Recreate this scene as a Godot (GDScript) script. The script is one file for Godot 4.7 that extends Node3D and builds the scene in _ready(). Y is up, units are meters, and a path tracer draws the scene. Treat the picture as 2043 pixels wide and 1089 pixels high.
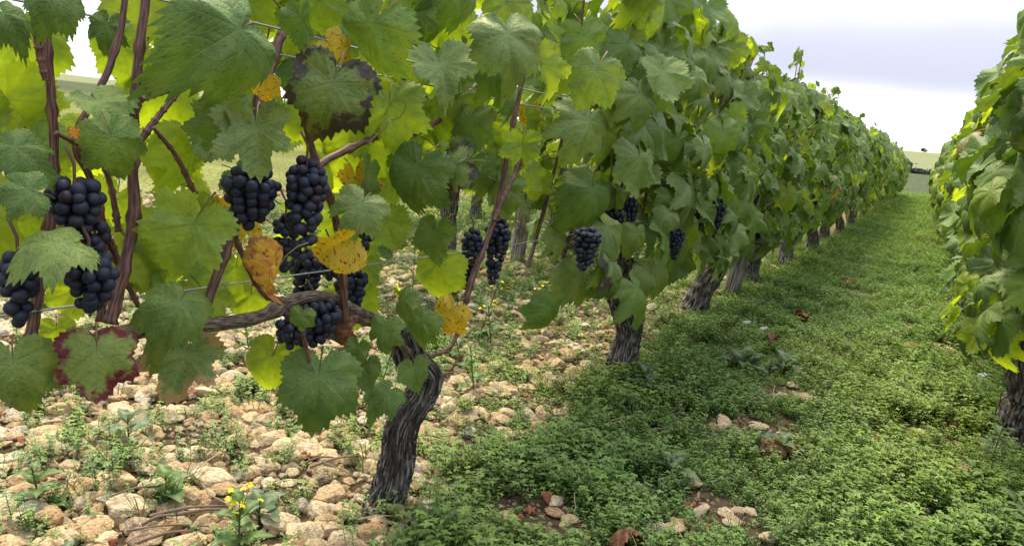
extends Node3D
# A vineyard lane in September. x is across the rows (the lane runs along -z), y is up, metres.

const ROW := -0.72          # the left vine row
const RIGHT_ROW := 0.33     # the right vine row
const BEHIND := -1.79       # the row behind the left one
const ORDINAL := ["first", "second", "third", "fourth", "fifth", "sixth", "seventh", "eighth", "ninth", "tenth", "eleventh", "twelfth", "thirteenth", "fourteenth", "fifteenth"]
const EYE := Vector3(0, 0.68, 0)

var rng := RandomNumberGenerator.new()
var taken := {}
var bump := FastNoiseLite.new()
var M := {}
var leaf_near: Array[ArrayMesh] = []
var leaf_mid: Array[ArrayMesh] = []
var leaf_far: Array[ArrayMesh] = []
var grape_mesh: ArrayMesh
var bunch_mesh: Array[ArrayMesh] = []
var stone_mesh: Array[ArrayMesh] = []


func _ready() -> void:
	rng.seed = 7
	bump.seed = 3
	bump.frequency = 1.0
	bump.fractal_octaves = 3
	# ---- camera
	var cam := Camera3D.new()
	cam.name = "camera"
	cam.position = EYE
	cam.rotation_degrees = Vector3(-10.3, 26.7, 6.8)
	cam.fov = 38.19
	cam.near = 0.02
	cam.far = 4000.0
	add_child(cam)
	# ---- sky and exposure
	var env := Environment.new()
	env.background_mode = Environment.BG_SKY
	var sky := Sky.new()
	var pano := PanoramaSkyMaterial.new()
	pano.panorama = sky_picture()
	sky.sky_material = pano
	env.sky = sky
	env.background_energy_multiplier = 1.0
	env.tonemap_mode = Environment.TONE_MAPPER_LINEAR
	env.tonemap_exposure = 2.3
	env.sdfgi_enabled = true
	env.ssao_enabled = true
	env.ssil_enabled = true
	var world := WorldEnvironment.new()
	world.name = "world"
	world.environment = env
	add_child(world)
	# ---- the sun behind thin cloud, to the left of the rows
	var sun := DirectionalLight3D.new()
	sun.name = "sun"
	sun.light_color = Color(1.0, 0.93, 0.8)
	sun.light_energy = 1.15
	sun.light_angular_distance = 26.0
	sun.shadow_enabled = true
	add_child(sun)
	sun.look_at_from_position(Vector3.ZERO, Vector3(0.40, -1.0, 0.36))

	make_materials()
	make_shapes()
	build_ground()
	build_distance()
	build_left_row()
	build_right_row()
	build_rows_behind()
	build_wires_and_posts()
	build_stones()
	build_ground_cover()
	build_weeds()
	build_litter()
	build_scraps()


# ------------------------------------------------------------------ helpers

func put(called: String, mesh: Mesh, material: Material, parent: Node, at := Transform3D()) -> MeshInstance3D:
	var o := MeshInstance3D.new()
	o.mesh = mesh
	o.material_override = material
	o.transform = at
	o.name = numbered(called, parent)
	parent.add_child(o)
	return o


func numbered(called: String, parent: Node) -> String:
	var key := str(parent.get_instance_id()) + called
	var n: int = taken.get(key, 0)
	taken[key] = n + 1
	return called if n == 0 else "%s_%03d" % [called, n]


func thing(called: String, label: String, category: String, at := Vector3.ZERO, group := "") -> Node3D:
	var o := Node3D.new()
	o.name = numbered(called, self)
	o.position = at
	add_child(o)
	tag(o, label, category, group)
	return o


func tag(o: Node, label: String, category: String, group := "") -> void:
	o.set_meta("label", label)
	o.set_meta("category", category)
	if group:
		o.set_meta("group", group)


func scatter(called: String, mesh: Mesh, material: Material, parent: Node, places: Array, tints: Array) -> MultiMeshInstance3D:
	var mm := MultiMesh.new()
	mm.transform_format = MultiMesh.TRANSFORM_3D
	mm.use_colors = tints.size() > 0
	mm.mesh = mesh
	mm.instance_count = places.size()
	for i in places.size():
		mm.set_instance_transform(i, places[i])
		if tints.size():
			mm.set_instance_color(i, tints[i])
	var o := MultiMeshInstance3D.new()
	o.multimesh = mm
	o.material_override = material
	o.name = numbered(called, parent)
	o.set_meta("kind", "stuff")
	parent.add_child(o)
	return o


func solid(v: PackedVector3Array, uv: PackedVector2Array, f: PackedInt32Array, c := PackedColorArray()) -> ArrayMesh:
	# one smooth surface; faces run clockwise seen from outside
	var n := PackedVector3Array()
	n.resize(v.size())
	for i in range(0, f.size(), 3):
		var cr := (v[f[i + 2]] - v[f[i]]).cross(v[f[i + 1]] - v[f[i]])
		n[f[i]] += cr
		n[f[i + 1]] += cr
		n[f[i + 2]] += cr
	for i in n.size():
		n[i] = n[i].normalized() if n[i].length_squared() > 0.0 else Vector3.UP
	var a := []
	a.resize(Mesh.ARRAY_MAX)
	a[Mesh.ARRAY_VERTEX] = v
	a[Mesh.ARRAY_NORMAL] = n
	if uv.size():
		a[Mesh.ARRAY_TEX_UV] = uv
	if c.size():
		a[Mesh.ARRAY_COLOR] = c
	a[Mesh.ARRAY_INDEX] = f
	var m := ArrayMesh.new()
	m.add_surface_from_arrays(Mesh.PRIMITIVE_TRIANGLES, a)
	return m


func smooth_path(p: PackedVector3Array, steps: int) -> PackedVector3Array:
	var c := Curve3D.new()
	for i in p.size():
		var t := (p[mini(i + 1, p.size() - 1)] - p[maxi(i - 1, 0)]) / 6.0
		c.add_point(p[i], -t, t)
	var out := PackedVector3Array()
	var total := c.get_baked_length()
	for i in steps + 1:
		out.append(c.sample_baked(total * i / steps, true))
	return out


func tube_into(v: PackedVector3Array, uv: PackedVector2Array, f: PackedInt32Array, path: PackedVector3Array, radii: PackedFloat32Array, sides: int, rough := 0.0, ridge := 0.0, wave := 5.0) -> void:
	# a tube along a path, capped; rough = large lumps, ridge = fibrous ribs that run along it, both as shares of the radius
	var side := Vector3.RIGHT
	var first := v.size()
	var along := 0.0
	var last := path.size() - 1
	for i in path.size():
		var dir := (path[mini(i + 1, last)] - path[maxi(i - 1, 0)]).normalized()
		side = (side - dir * side.dot(dir))
		if side.length() < 0.01:
			side = dir.cross(Vector3(0.3, 0.1, 0.9))
		side = side.normalized()
		var other := dir.cross(side)
		if i:
			along += path[i].distance_to(path[i - 1])
		for k in sides + 1:
			var a := TAU * k / sides
			var r := radii[i]
			if rough > 0.0 or ridge > 0.0:
				var q := Vector3(cos(a), along / radii[0] * 0.35, sin(a))
				r *= 1.0 + rough * bump.get_noise_3d(q.x * 0.9 + path[0].x * 7.0, q.y * 1.3, q.z * 0.9 + path[0].z * 5.0)
				var tw := a + along * 6.0 + 0.5 * bump.get_noise_3d(q.x, q.y * 2.0, q.z)
				var rr := absf(bump.get_noise_3d(cos(tw) * wave, along / radii[0] * 0.16 + path[0].z * 3.0, sin(tw) * wave))
				r *= 1.0 + ridge * (0.35 - rr * 1.6)
			v.append(path[i] + (side * cos(a) + other * sin(a)) * r)
			uv.append(Vector2(float(k) / sides, along))
	for i in last:
		for k in sides:
			var a := first + i * (sides + 1) + k
			var b := a + sides + 1
			f.append_array(PackedInt32Array([a, a + 1, b, a + 1, b + 1, b]))
	for e in 2:
		var ring := first + (0 if e == 0 else last * (sides + 1))
		v.append(path[0 if e == 0 else last])
		uv.append(Vector2(0.5, along))
		for k in sides:
			if e == 0:
				f.append_array(PackedInt32Array([v.size() - 1, ring + k + 1, ring + k]))
			else:
				f.append_array(PackedInt32Array([v.size() - 1, ring + k, ring + k + 1]))


func tube(path: PackedVector3Array, radii: PackedFloat32Array, sides: int, rough := 0.0, ridge := 0.0, wave := 5.0) -> ArrayMesh:
	var v := PackedVector3Array()
	var uv := PackedVector2Array()
	var f := PackedInt32Array()
	tube_into(v, uv, f, path, radii, sides, rough, ridge, wave)
	return solid(v, uv, f)


func taper(count: int, from: float, to: float, knots := 0.0, every := 4) -> PackedFloat32Array:
	var r := PackedFloat32Array()
	for i in count:
		r.append(lerpf(from, to, float(i) / maxi(count - 1, 1)) * (1.0 + (knots if i % every == 0 else 0.0)))
	return r


func rand(a: float, b: float) -> float:
	return rng.randf_range(a, b)


func facing(n: Vector3, roll := 0.0) -> Basis:
	# z looks along n, y points up the leaf (the tip hangs down), turned by roll
	n = n.normalized()
	var up := Vector3.UP - n * n.dot(Vector3.UP)
	if up.length() < 0.05:
		up = Vector3.FORWARD - n * n.dot(Vector3.FORWARD)
	up = up.normalized().rotated(n, roll)
	return Basis(up.cross(n), up, n)


func linear(r: float, g: float, b: float) -> Color:
	return Color(r, g, b).linear_to_srgb()


# ------------------------------------------------------------------ sky

func sky_picture() -> ImageTexture:
	# a broken layer of cloud: white and thin low down, grey-lavender banks above, the same all round
	var w := 512
	var h := 256
	var n := FastNoiseLite.new()
	n.seed = 11
	n.frequency = 1.0
	n.fractal_octaves = 5
	var im := Image.create(w, h, false, Image.FORMAT_RGBF)
	for y in h:
		var el := (0.5 - (y + 0.5) / h) * PI
		for x in w:
			var az := ((x + 0.5) / w - 0.5) * TAU
			var d := Vector3(sin(az) * cos(el), sin(el), -cos(az) * cos(el))
			var up := maxf(d.y, 0.0)
			# the layer is seen foreshortened towards the horizon
			var q := Vector3(d.x, 0.0, d.z) / (up + 0.22)
			var c := n.get_noise_3d(q.x * 0.55 + 0.6, 3.0, q.z * 0.8 + 0.3) * 0.5 + 0.5
			var low := smoothstep(0.108, 0.08, up + (c - 0.5) * 0.03)
			var grey := smoothstep(0.12, 0.5, c)
			var cloud := Vector3(0.56, 0.57, 0.63).lerp(Vector3(0.37, 0.385, 0.47), grey)
			cloud *= 0.66 * (1.0 + 3.1 * up)       # an overcast sky is brighter overhead than low down
			var sky_c := cloud.lerp(Vector3(0.66, 0.66, 0.645), low)
			if d.y < 0.0:
				sky_c = Vector3(0.3, 0.3, 0.25)
			im.set_pixel(x, y, Color(sky_c.x, sky_c.y, sky_c.z))
	return ImageTexture.create_from_image(im)


# ------------------------------------------------------------------ materials

func leaf_edge(phi: float, lobes: float) -> float:
	# how far the blade of a vine leaf reaches at an angle from its tip (0) round to the stalk (PI), for a leaf 1 wide
	var at := [0.0, 14.0, 30.0, 55.0, 82.0, 110.0, 138.0, 158.0, 171.0, 180.0]
	var far := [0.63, 0.575, 0.52, 0.565, 0.47, 0.50, 0.43, 0.35, 0.22, 0.06]
	var dip := [0.0, 0.0, 1.0, 0.0, 0.8, 0.0, 0.0, 0.0, 0.0, 0.0]
	var d := rad_to_deg(absf(phi))
	for i in 9:
		if d <= at[i + 1]:
			var t: float = (d - at[i]) / (at[i + 1] - at[i])
			t = t * t * (3.0 - 2.0 * t)
			return lerpf(far[i] - dip[i] * lobes, far[i + 1] - dip[i + 1] * lobes, t)
	return 0.06


func make_leaf_pictures() -> Dictionary:
	var s := 320
	var n := FastNoiseLite.new()
	n.seed = 5
	n.frequency = 1.0
	n.fractal_octaves = 4
	var kinds := ["green", "yellowing_lit", "red_edge", "tan_edge", "purple_edge", "yellow", "orange", "brown"]
	var data := {}
	for k in kinds:
		var a := PackedByteArray()
		a.resize(s * s * 3)
		data[k] = a
	var relief := PackedByteArray()
	relief.resize(s * s)
	var dirs := [0.0, 0.92, -0.92, 1.93, -1.93, 2.6, -2.6]
	var lens := [0.62, 0.55, 0.55, 0.47, 0.47, 0.3, 0.3]
	var dx := []
	var dy := []
	for a in dirs:
		dx.append(sin(a))
		dy.append(-cos(a))
	for j in s:
		for i in s:
			var x := ((i + 0.5) / s - 0.5) * 1.3
			var y := (0.5 - (j + 0.5) / s) * 1.3 - 0.12
			var r := sqrt(x * x + y * y)
			var phi := atan2(x, -y)
			var best := 9.0
			var who := 0
			for k in 7:
				var dd := absf(angle_difference(phi, dirs[k]))
				if dd < best:
					best = dd
					who = k
			var along: float = x * dx[who] + y * dy[who]
			var across := absf(x * dy[who] - y * dx[who])
			var wobble := n.get_noise_2d(x * 6.0, y * 6.0)
			var fine := n.get_noise_2d(x * 34.0 + 9.0, y * 34.0)
			# the main veins, their branches and the net between them
			var vein := clampf(1.3 - across / (0.011 * (1.1 - along / lens[who]) + 0.002), 0.0, 1.0) if along > 0.0 else 0.0
			var bow := across * 0.62 + across * across * 0.9 + wobble * 0.022
			var step := (along - bow) / (0.088 + 0.02 * sin(who * 2.3)) + who * 0.37 + (0.5 if x * dy[who] - y * dx[who] > 0.0 else 0.0)
			var fr := absf(step - floorf(step) - 0.5) * 2.0
			var branch := clampf((fr - 0.93) / 0.07, 0.0, 1.0) * 0.62 * smoothstep(0.62, 0.1, r)
			var step2 := (along * 0.5 + across + wobble * 0.02) / 0.03
			var fr2 := absf(step2 - floorf(step2) - 0.5) * 2.0
			var net := clampf((fr2 - 0.86) / 0.14, 0.0, 1.0) * 0.16
			var line := maxf(vein, maxf(branch, net))
			var puff := (1.0 - pow(fr, 4.0)) * 0.5 + (1.0 - pow(fr2, 2.0)) * 0.1 + fine * 0.3 + wobble * 0.25
			relief[j * s + i] = int(clampf((puff * (1.0 - vein * 0.8)) * 200.0 + 25.0, 0.0, 255.0))
			var rim := r / maxf(leaf_edge(phi, 0.03), 0.05)
			var edge := clampf((rim - 0.68 + wobble * 0.35 + 0.12 * sin(phi * 3.0)) * 5.0, 0.0, 1.0)
			var blot := smoothstep(0.12, 0.34, n.get_noise_2d(x * 5.0 + 40.0, y * 5.0))
			var spot := smoothstep(0.28, 0.44, n.get_noise_2d(x * 9.0 - 20.0, y * 9.0) + 0.18 * (rim - 0.6))
			var aged := smoothstep(0.0, 0.4, n.get_noise_2d(x * 3.0 - 60.0, y * 3.0) + 0.25 * (rim - 0.6))
			var g := Vector3(0.165, 0.255, 0.066) * (1.0 + 0.3 * wobble + 0.22 * fine)
			g = g.lerp(Vector3(0.24, 0.30, 0.075), aged * 0.6)
			var freckle := smoothstep(0.42, 0.5, n.get_noise_2d(x * 21.0 + 5.0, y * 21.0 - 8.0))
			g = g.lerp(Vector3(0.12, 0.075, 0.03), freckle * 0.7)
			g = g.lerp(Vector3(0.25, 0.36, 0.12), line * 0.38)
			var yl := Vector3(0.36, 0.47, 0.075) * (1.0 + 0.2 * wobble + 0.1 * fine)  # yellowed blade, brightened in the colour to read as backlit
			yl = yl.lerp(Vector3(0.20, 0.33, 0.06), line * 0.35 + blot * 0.3)
			var gold := Vector3(0.72, 0.50, 0.05) * (1.0 + 0.15 * wobble)
			var rust := Vector3(0.22, 0.085, 0.035) * (1.0 + 0.4 * fine)
			var wine := Vector3(0.15, 0.022, 0.03) * (1.0 + 0.5 * fine)
			var stalk := x * x + (y - 0.48) * (y - 0.48) < 0.0016
			var c := {
				"green": g, "yellowing_lit": yl,
				"red_edge": g.lerp(yl * 0.8, 0.45 * (1.0 - line)).lerp(wine, edge * (1.0 - vein * 0.5)),
				"tan_edge": g.lerp(Vector3(0.45, 0.28, 0.14), edge * 0.9),
				"purple_edge": g.lerp(Vector3(0.055, 0.03, 0.04), clampf(edge * 0.9 + blot * edge, 0.0, 0.9)),
				"yellow": gold.lerp(Vector3(0.42, 0.46, 0.06), 0.45 + 0.5 * wobble).lerp(rust, spot * 0.95),
				"orange": gold.lerp(Vector3(0.62, 0.27, 0.09), clampf(0.4 + wobble, 0.0, 1.0)).lerp(rust, maxf(spot, clampf(edge - 0.3, 0.0, 1.0)) * 0.9),
				"brown": Vector3(0.26, 0.12, 0.06).lerp(Vector3(0.10, 0.04, 0.022), clampf(0.5 + wobble + fine * 0.5, 0.0, 1.0)),
			}
			for k in kinds:
				var v: Vector3 = c[k]
				if stalk:
					v = Vector3(0.26, 0.19, 0.08)
				var o := Color(v.x, v.y, v.z).linear_to_srgb()
				var at := (j * s + i) * 3
				data[k][at] = int(clampf(o.r, 0.0, 1.0) * 255.0)
				data[k][at + 1] = int(clampf(o.g, 0.0, 1.0) * 255.0)
				data[k][at + 2] = int(clampf(o.b, 0.0, 1.0) * 255.0)
	var out := {}
	for k in kinds:
		out[k] = ImageTexture.create_from_image(Image.create_from_data(s, s, false, Image.FORMAT_RGB8, data[k]))
	out["relief"] = ImageTexture.create_from_image(Image.create_from_data(s, s, false, Image.FORMAT_L8, relief))
	return out


func noise_picture(seed_: int, freq: float, colours: Array, at: Array, octaves := 4, kind := FastNoiseLite.TYPE_SIMPLEX_SMOOTH, size := 256) -> NoiseTexture2D:
	var n := FastNoiseLite.new()
	n.seed = seed_
	n.noise_type = kind
	n.frequency = freq
	n.fractal_octaves = octaves
	var t := NoiseTexture2D.new()
	t.width = size
	t.height = size
	t.seamless = true
	t.noise = n
	if colours.size():
		var g := Gradient.new()
		g.offsets = PackedFloat32Array(at)
		g.colors = PackedColorArray(colours)
		t.color_ramp = g
	return t


func leaf_material(called: String, picture: Texture2D, relief: Texture2D, tint: Color, through: Color, rough: float) -> void:
	var m := StandardMaterial3D.new()
	m.resource_name = called
	m.albedo_texture = picture
	m.albedo_color = tint
	m.roughness = rough
	m.metallic_specular = 0.42
	m.cull_mode = BaseMaterial3D.CULL_DISABLED
	m.backlight_enabled = true
	m.backlight = through.linear_to_srgb()
	m.heightmap_enabled = true
	m.heightmap_texture = relief
	m.heightmap_scale = 0.1
	m.vertex_color_use_as_albedo = true
	M[called] = m


func plain_material(called: String, colour: Color, rough: float, through := Color(0, 0, 0)) -> StandardMaterial3D:
	var m := StandardMaterial3D.new()
	m.resource_name = called
	m.albedo_color = colour
	m.roughness = rough
	m.cull_mode = BaseMaterial3D.CULL_DISABLED
	m.vertex_color_use_as_albedo = true
	if through.g > 0.0 or through.r > 0.0:
		m.backlight_enabled = true
		m.backlight = through.linear_to_srgb()
	M[called] = m
	return m


func make_materials() -> void:
	var p := make_leaf_pictures()
	var r: Texture2D = p.relief
	leaf_material("shade_green", p.green, r, linear(0.58, 0.68, 0.54), Color(0.5, 0.54, 0.1), 0.54)  # green leaf darkened in its tint to stand for shade
	leaf_material("fresh_green", p.green, r, linear(0.80, 0.86, 0.68), Color(0.66, 0.7, 0.12), 0.55)
	leaf_material("grey_green", p.green, r, linear(0.98, 0.94, 1.0), Color(0.55, 0.6, 0.14), 0.5)
	leaf_material("pale_green", p.green, r, linear(1, 1, 0.88), Color(0.75, 0.76, 0.14), 0.5)
	leaf_material("yellow_green", p.yellowing_lit, r, linear(0.72, 0.80, 0.85), Color(1.15, 1.1, 0.18), 0.5)  # yellowing leaf with some backlight put into its colour
	leaf_material("lit_lime_yellow", p.yellowing_lit, r, linear(1.0, 1.0, 0.85), Color(1.4, 1.38, 0.24), 0.55)  # yellowing leaf at its brightest, painted as strongly backlit
	leaf_material("pale", p.green, r, linear(1.0, 1.0, 1.0), Color(0.5, 0.5, 0.2), 0.7)
	for k in ["red_edge", "tan_edge", "purple_edge"]:
		leaf_material(k, p[k], r, linear(0.85, 0.85, 0.85), Color(0.6, 0.55, 0.1), 0.55)
	leaf_material("yellow", p.yellow, r, linear(0.9, 0.9, 0.9), Color(0.9, 0.7, 0.1), 0.6)
	leaf_material("spotted", p.yellow, r, linear(0.95, 0.95, 0.9), Color(0.9, 0.7, 0.1), 0.6)
	leaf_material("gold", p.yellow, r, linear(1.0, 0.9, 0.7), Color(0.9, 0.7, 0.1), 0.6)
	leaf_material("orange", p.orange, r, linear(1.0, 1.0, 1.0), Color(0.7, 0.45, 0.1), 0.65)
	leaf_material("brown", p.brown, r, linear(1.0, 1.0, 1.0), Color(0.3, 0.1, 0.03), 0.75)
	leaf_material("red", p.orange, r, linear(0.9, 0.35, 0.3), Color(0.8, 0.2, 0.1), 0.65)

	var bark := StandardMaterial3D.new()
	bark.resource_name = "bark"
	bark.albedo_texture = noise_picture(21, 0.022, [linear(0.032, 0.027, 0.023), linear(0.125, 0.11, 0.096), linear(0.30, 0.28, 0.255)], [0.25, 0.48, 0.75], 5)
	bark.uv1_scale = Vector3(7.0, 3.5, 1.0)
	bark.roughness = 0.95
	bark.metallic_specular = 0.25
	bark.heightmap_enabled = true
	bark.heightmap_texture = noise_picture(22, 0.03, [], [], 5)
	bark.heightmap_scale = 0.9
	M.bark = bark
	var cane := StandardMaterial3D.new()
	cane.resource_name = "cane"
	cane.albedo_texture = noise_picture(23, 0.02, [linear(0.035, 0.016, 0.012), linear(0.115, 0.05, 0.034), linear(0.20, 0.10, 0.065)], [0.2, 0.5, 0.8])
	cane.uv1_scale = Vector3(2.0, 6.0, 1.0)
	cane.roughness = 0.55
	M.cane = cane
	var cordon := cane.duplicate() as StandardMaterial3D
	cordon.resource_name = "old_cane"
	cordon.albedo_texture = noise_picture(24, 0.03, [linear(0.05, 0.035, 0.025), linear(0.15, 0.11, 0.08), linear(0.27, 0.22, 0.17)], [0.25, 0.5, 0.8])
	cordon.roughness = 0.85
	cordon.heightmap_enabled = true
	cordon.heightmap_texture = noise_picture(22, 0.03, [], [], 5)
	cordon.heightmap_scale = 0.3
	M.cordon = cordon
	var grape := StandardMaterial3D.new()
	grape.resource_name = "grape"
	grape.albedo_texture = noise_picture(25, 0.012, [linear(0.005, 0.005, 0.009), linear(0.013, 0.016, 0.032), linear(0.06, 0.07, 0.105)], [0.3, 0.55, 0.85], 4)
	grape.uv1_triplanar = true
	grape.uv1_scale = Vector3(28, 28, 28)
	grape.roughness = 0.55
	grape.metallic_specular = 0.38
	M.grape = grape
	var unripe := grape.duplicate() as StandardMaterial3D
	unripe.resource_name = "reddish_grape"
	unripe.albedo_color = linear(1.0, 0.45, 0.45)
	M.grape_red = unripe
	var post := StandardMaterial3D.new()
	post.resource_name = "weathered_wood"
	post.albedo_texture = noise_picture(26, 0.02, [linear(0.06, 0.05, 0.04), linear(0.19, 0.165, 0.14), linear(0.30, 0.27, 0.235)], [0.25, 0.5, 0.8], 5)
	post.uv1_scale = Vector3(4.0, 1.2, 1.0)
	post.roughness = 0.95
	post.heightmap_enabled = true
	post.heightmap_texture = noise_picture(26, 0.02, [], [], 5)
	post.heightmap_scale = 0.5
	M.post = post
	var wire := StandardMaterial3D.new()
	wire.resource_name = "galvanised_wire"
	wire.albedo_color = linear(0.35, 0.36, 0.36)
	wire.metallic = 0.7
	wire.roughness = 0.5
	M.wire = wire
	var tones := [linear(0.48, 0.38, 0.23), linear(0.54, 0.45, 0.305), linear(0.38, 0.26, 0.145), linear(0.44, 0.38, 0.29), linear(0.31, 0.235, 0.155)]
	var stone_grain := noise_picture(27, 0.02, [linear(0.45, 0.42, 0.38), linear(0.82, 0.80, 0.78), linear(1, 1, 1)], [0.2, 0.45, 0.75], 6)
	var stone_relief := noise_picture(28, 0.035, [], [], 5)
	for i in 5:
		var s := StandardMaterial3D.new()
		s.resource_name = "limestone"
		s.albedo_color = tones[i]
		s.albedo_texture = stone_grain
		s.vertex_color_use_as_albedo = true
		s.uv1_triplanar = true
		s.uv1_scale = Vector3.ONE * 0.55
		s.roughness = 0.95
		s.metallic_specular = 0.2
		s.heightmap_enabled = true
		s.heightmap_texture = stone_relief
		s.heightmap_scale = 0.3
		M["stone%d" % i] = s
	var soil := StandardMaterial3D.new()
	soil.resource_name = "soil"
	soil.vertex_color_use_as_albedo = true
	soil.albedo_texture = noise_picture(29, 0.05, [linear(0.35, 0.33, 0.3), linear(0.75, 0.73, 0.7), linear(1, 1, 1)], [0.2, 0.5, 0.8], 5)
	soil.uv1_triplanar = true
	soil.uv1_world_triplanar = true
	soil.uv1_scale = Vector3.ONE * 2.2
	soil.roughness = 1.0
	soil.metallic_specular = 0.1
	soil.heightmap_enabled = true
	soil.heightmap_texture = noise_picture(30, 0.06, [], [], 5)
	soil.heightmap_scale = 0.8
	M.soil = soil
	plain_material("weed", Color(1, 1, 1), 0.55, Color(0.7, 0.8, 0.2))
	plain_material("petal", linear(0.85, 0.72, 0.03), 0.7, Color(0.6, 0.6, 0.05))
	plain_material("white_petal", linear(0.75, 0.75, 0.72), 0.8)
	plain_material("twig", linear(0.12, 0.085, 0.06), 0.9)
	plain_material("straw", linear(0.38, 0.30, 0.18), 0.9)
	leaf_material("far_leaf", p.green, r, Color(1, 1, 1), Color(0.75, 0.78, 0.12), 0.5)
	plain_material("far_foliage", linear(0.045, 0.06, 0.04), 0.9)


# ------------------------------------------------------------------ shapes

func leaf_shape(samples: int, rings: Array, lobes: float, teeth: float, cup: float, fold: float, ripple: float, droop: float, seed_: int, stalk := true) -> ArrayMesh:
	# a vine leaf 1 wide: stalk joint at the origin, tip towards -y, upper face towards +z
	rng.seed = seed_
	var skew := rand(-0.08, 0.08)
	var curl := rand(-0.5, 1.0)
	var bites := [rand(-2.6, 2.6), rand(-2.6, 2.6), rand(0.0, 0.3) if seed_ % 3 == 1 else 0.0, rand(0.0, 0.22) if seed_ % 2 == 1 else 0.0]
	var waves := [rand(0, TAU), rand(0, TAU), rand(2.6, 4.4), rand(5.5, 8.5)]
	var v := PackedVector3Array([Vector3.ZERO])
	var uv := PackedVector2Array([Vector2(0.5, 0.5 - 0.12 / 1.3)])
	var f := PackedInt32Array()
	for ring in rings.size():
		var share: float = rings[ring]
		for k in samples:
			var phi := (float(k) / samples - 0.5) * TAU
			var out := leaf_edge(phi, lobes) * (1.0 + skew * sin(phi))
			if ring == rings.size() - 1:
				out *= 1.0 + (teeth if k % 2 == 0 else -teeth) * (0.6 + 0.8 * absf(sin(k * 12.9898 + seed_)))
			for w in 2:
				out *= 1.0 - bites[w + 2] * smoothstep(0.16, 0.05, absf(angle_difference(phi, bites[w])))
			out *= share
			var x := sin(phi) * out
			var y := -cos(phi) * out
			var r := sqrt(x * x + y * y)
			var z := -cup * r * r * 2.0 + fold * absf(x) + droop * minf(y, 0.0) * absf(minf(y, 0.0)) * -1.6 * -1.0
			z += ripple * r * (sin(phi * waves[2] + waves[0]) + 0.6 * sin(phi * waves[3] + waves[1]) * r * 2.0)
			# the blade puckers between its main veins
			z += 0.05 * r * (absf(sin(phi * 1.7)) - 0.5)
			z += 0.05 * bump.get_noise_3d(x * 4.5 + seed_, y * 4.5, 2.0) * smoothstep(0.0, 0.3, r)
			z -= curl * maxf(r - 0.36, 0.0) * maxf(r - 0.36, 0.0) * 7.0
			v.append(Vector3(x, y, z))
			uv.append(Vector2(x / 1.3 + 0.5, 0.5 - (y + 0.12) / 1.3))
	for k in samples:
		var k2 := (k + 1) % samples
		if k2 == 0:
			continue   # the open notch at the stalk
		f.append_array(PackedInt32Array([0, 1 + k2, 1 + k]))
		for ring in rings.size() - 1:
			var a := 1 + ring * samples
			var b := a + samples
			f.append_array(PackedInt32Array([a + k, a + k2, b + k, a + k2, b + k2, b + k]))
	if stalk:
		var path := PackedVector3Array([Vector3(0, 0, -0.004), Vector3(0, 0.16, -0.05), Vector3(0, 0.32, -0.17), Vector3(0, 0.42, -0.33)])
		var before := v.size()
		tube_into(v, uv, f, path, PackedFloat32Array([0.011, 0.010, 0.011, 0.015]), 4)
		for i in range(before, uv.size()):
			uv[i] = Vector2(0.5, 0.5 - 0.60 / 1.3)
	return solid(v, uv, f)


const STALK := Vector3(0, 0.42, -0.33)


func ball(sub: int) -> Array:
	# vertices and faces of a subdivided icosahedron
	var t := (1.0 + sqrt(5.0)) / 2.0
	var v: Array[Vector3] = []
	for p in [[-1, t, 0], [1, t, 0], [-1, -t, 0], [1, -t, 0], [0, -1, t], [0, 1, t], [0, -1, -t], [0, 1, -t], [t, 0, -1], [t, 0, 1], [-t, 0, -1], [-t, 0, 1]]:
		v.append(Vector3(p[0], p[1], p[2]).normalized())
	var f := [0, 11, 5, 0, 5, 1, 0, 1, 7, 0, 7, 10, 0, 10, 11, 1, 5, 9, 5, 11, 4, 11, 10, 2, 10, 7, 6, 7, 1, 8, 3, 9, 4, 3, 4, 2, 3, 2, 6, 3, 6, 8, 3, 8, 9, 4, 9, 5, 2, 4, 11, 6, 2, 10, 8, 6, 7, 9, 8, 1]
	for s in sub:
		var mid := {}
		var g := []
		for i in range(0, f.size(), 3):
			var m := []
			for e in 3:
				var a: int = f[i + e]
				var b: int = f[i + (e + 1) % 3]
				var key := mini(a, b) * 100000 + maxi(a, b)
				if not mid.has(key):
					mid[key] = v.size()
					v.append(((v[a] + v[b]) * 0.5).normalized())
				m.append(mid[key])
			g.append_array([f[i], m[0], m[2], f[i + 1], m[1], m[0], f[i + 2], m[2], m[1], m[0], m[1], m[2]])
		f = g
	var out := PackedInt32Array()
	for i in range(0, f.size(), 3):
		out.append_array(PackedInt32Array([f[i], f[i + 2], f[i + 1]]))
	return [v, out]


func stone_shape(seed_: int, sub: int) -> ArrayMesh:
	rng.seed = seed_
	var b := ball(sub)
	var v := PackedVector3Array()
	var stretch := Vector3(rand(0.85, 1.25), rand(0.55, 0.8), rand(0.7, 1.0))
	var cuts := []
	for i in 9:
		cuts.append([Vector3(rand(-1, 1), rand(-0.8, 1), rand(-1, 1)).normalized(), rand(0.62, 0.9)])
	for p in b[0]:
		var q: Vector3 = p * (1.0 + 0.2 * bump.get_noise_3d(p.x * 1.2 + seed_, p.y * 1.2, p.z * 1.2))
		for c in cuts:
			var over: float = q.dot(c[0]) - c[1]
			if over > 0.0:
				q -= c[0] * over * 0.88
		q += p * 0.045 * bump.get_noise_3d(p.x * 5.0, p.y * 5.0 + seed_, p.z * 5.0)
		v.append(q * stretch)
	var uv := PackedVector2Array()
	return solid(v, uv, b[1])


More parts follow.
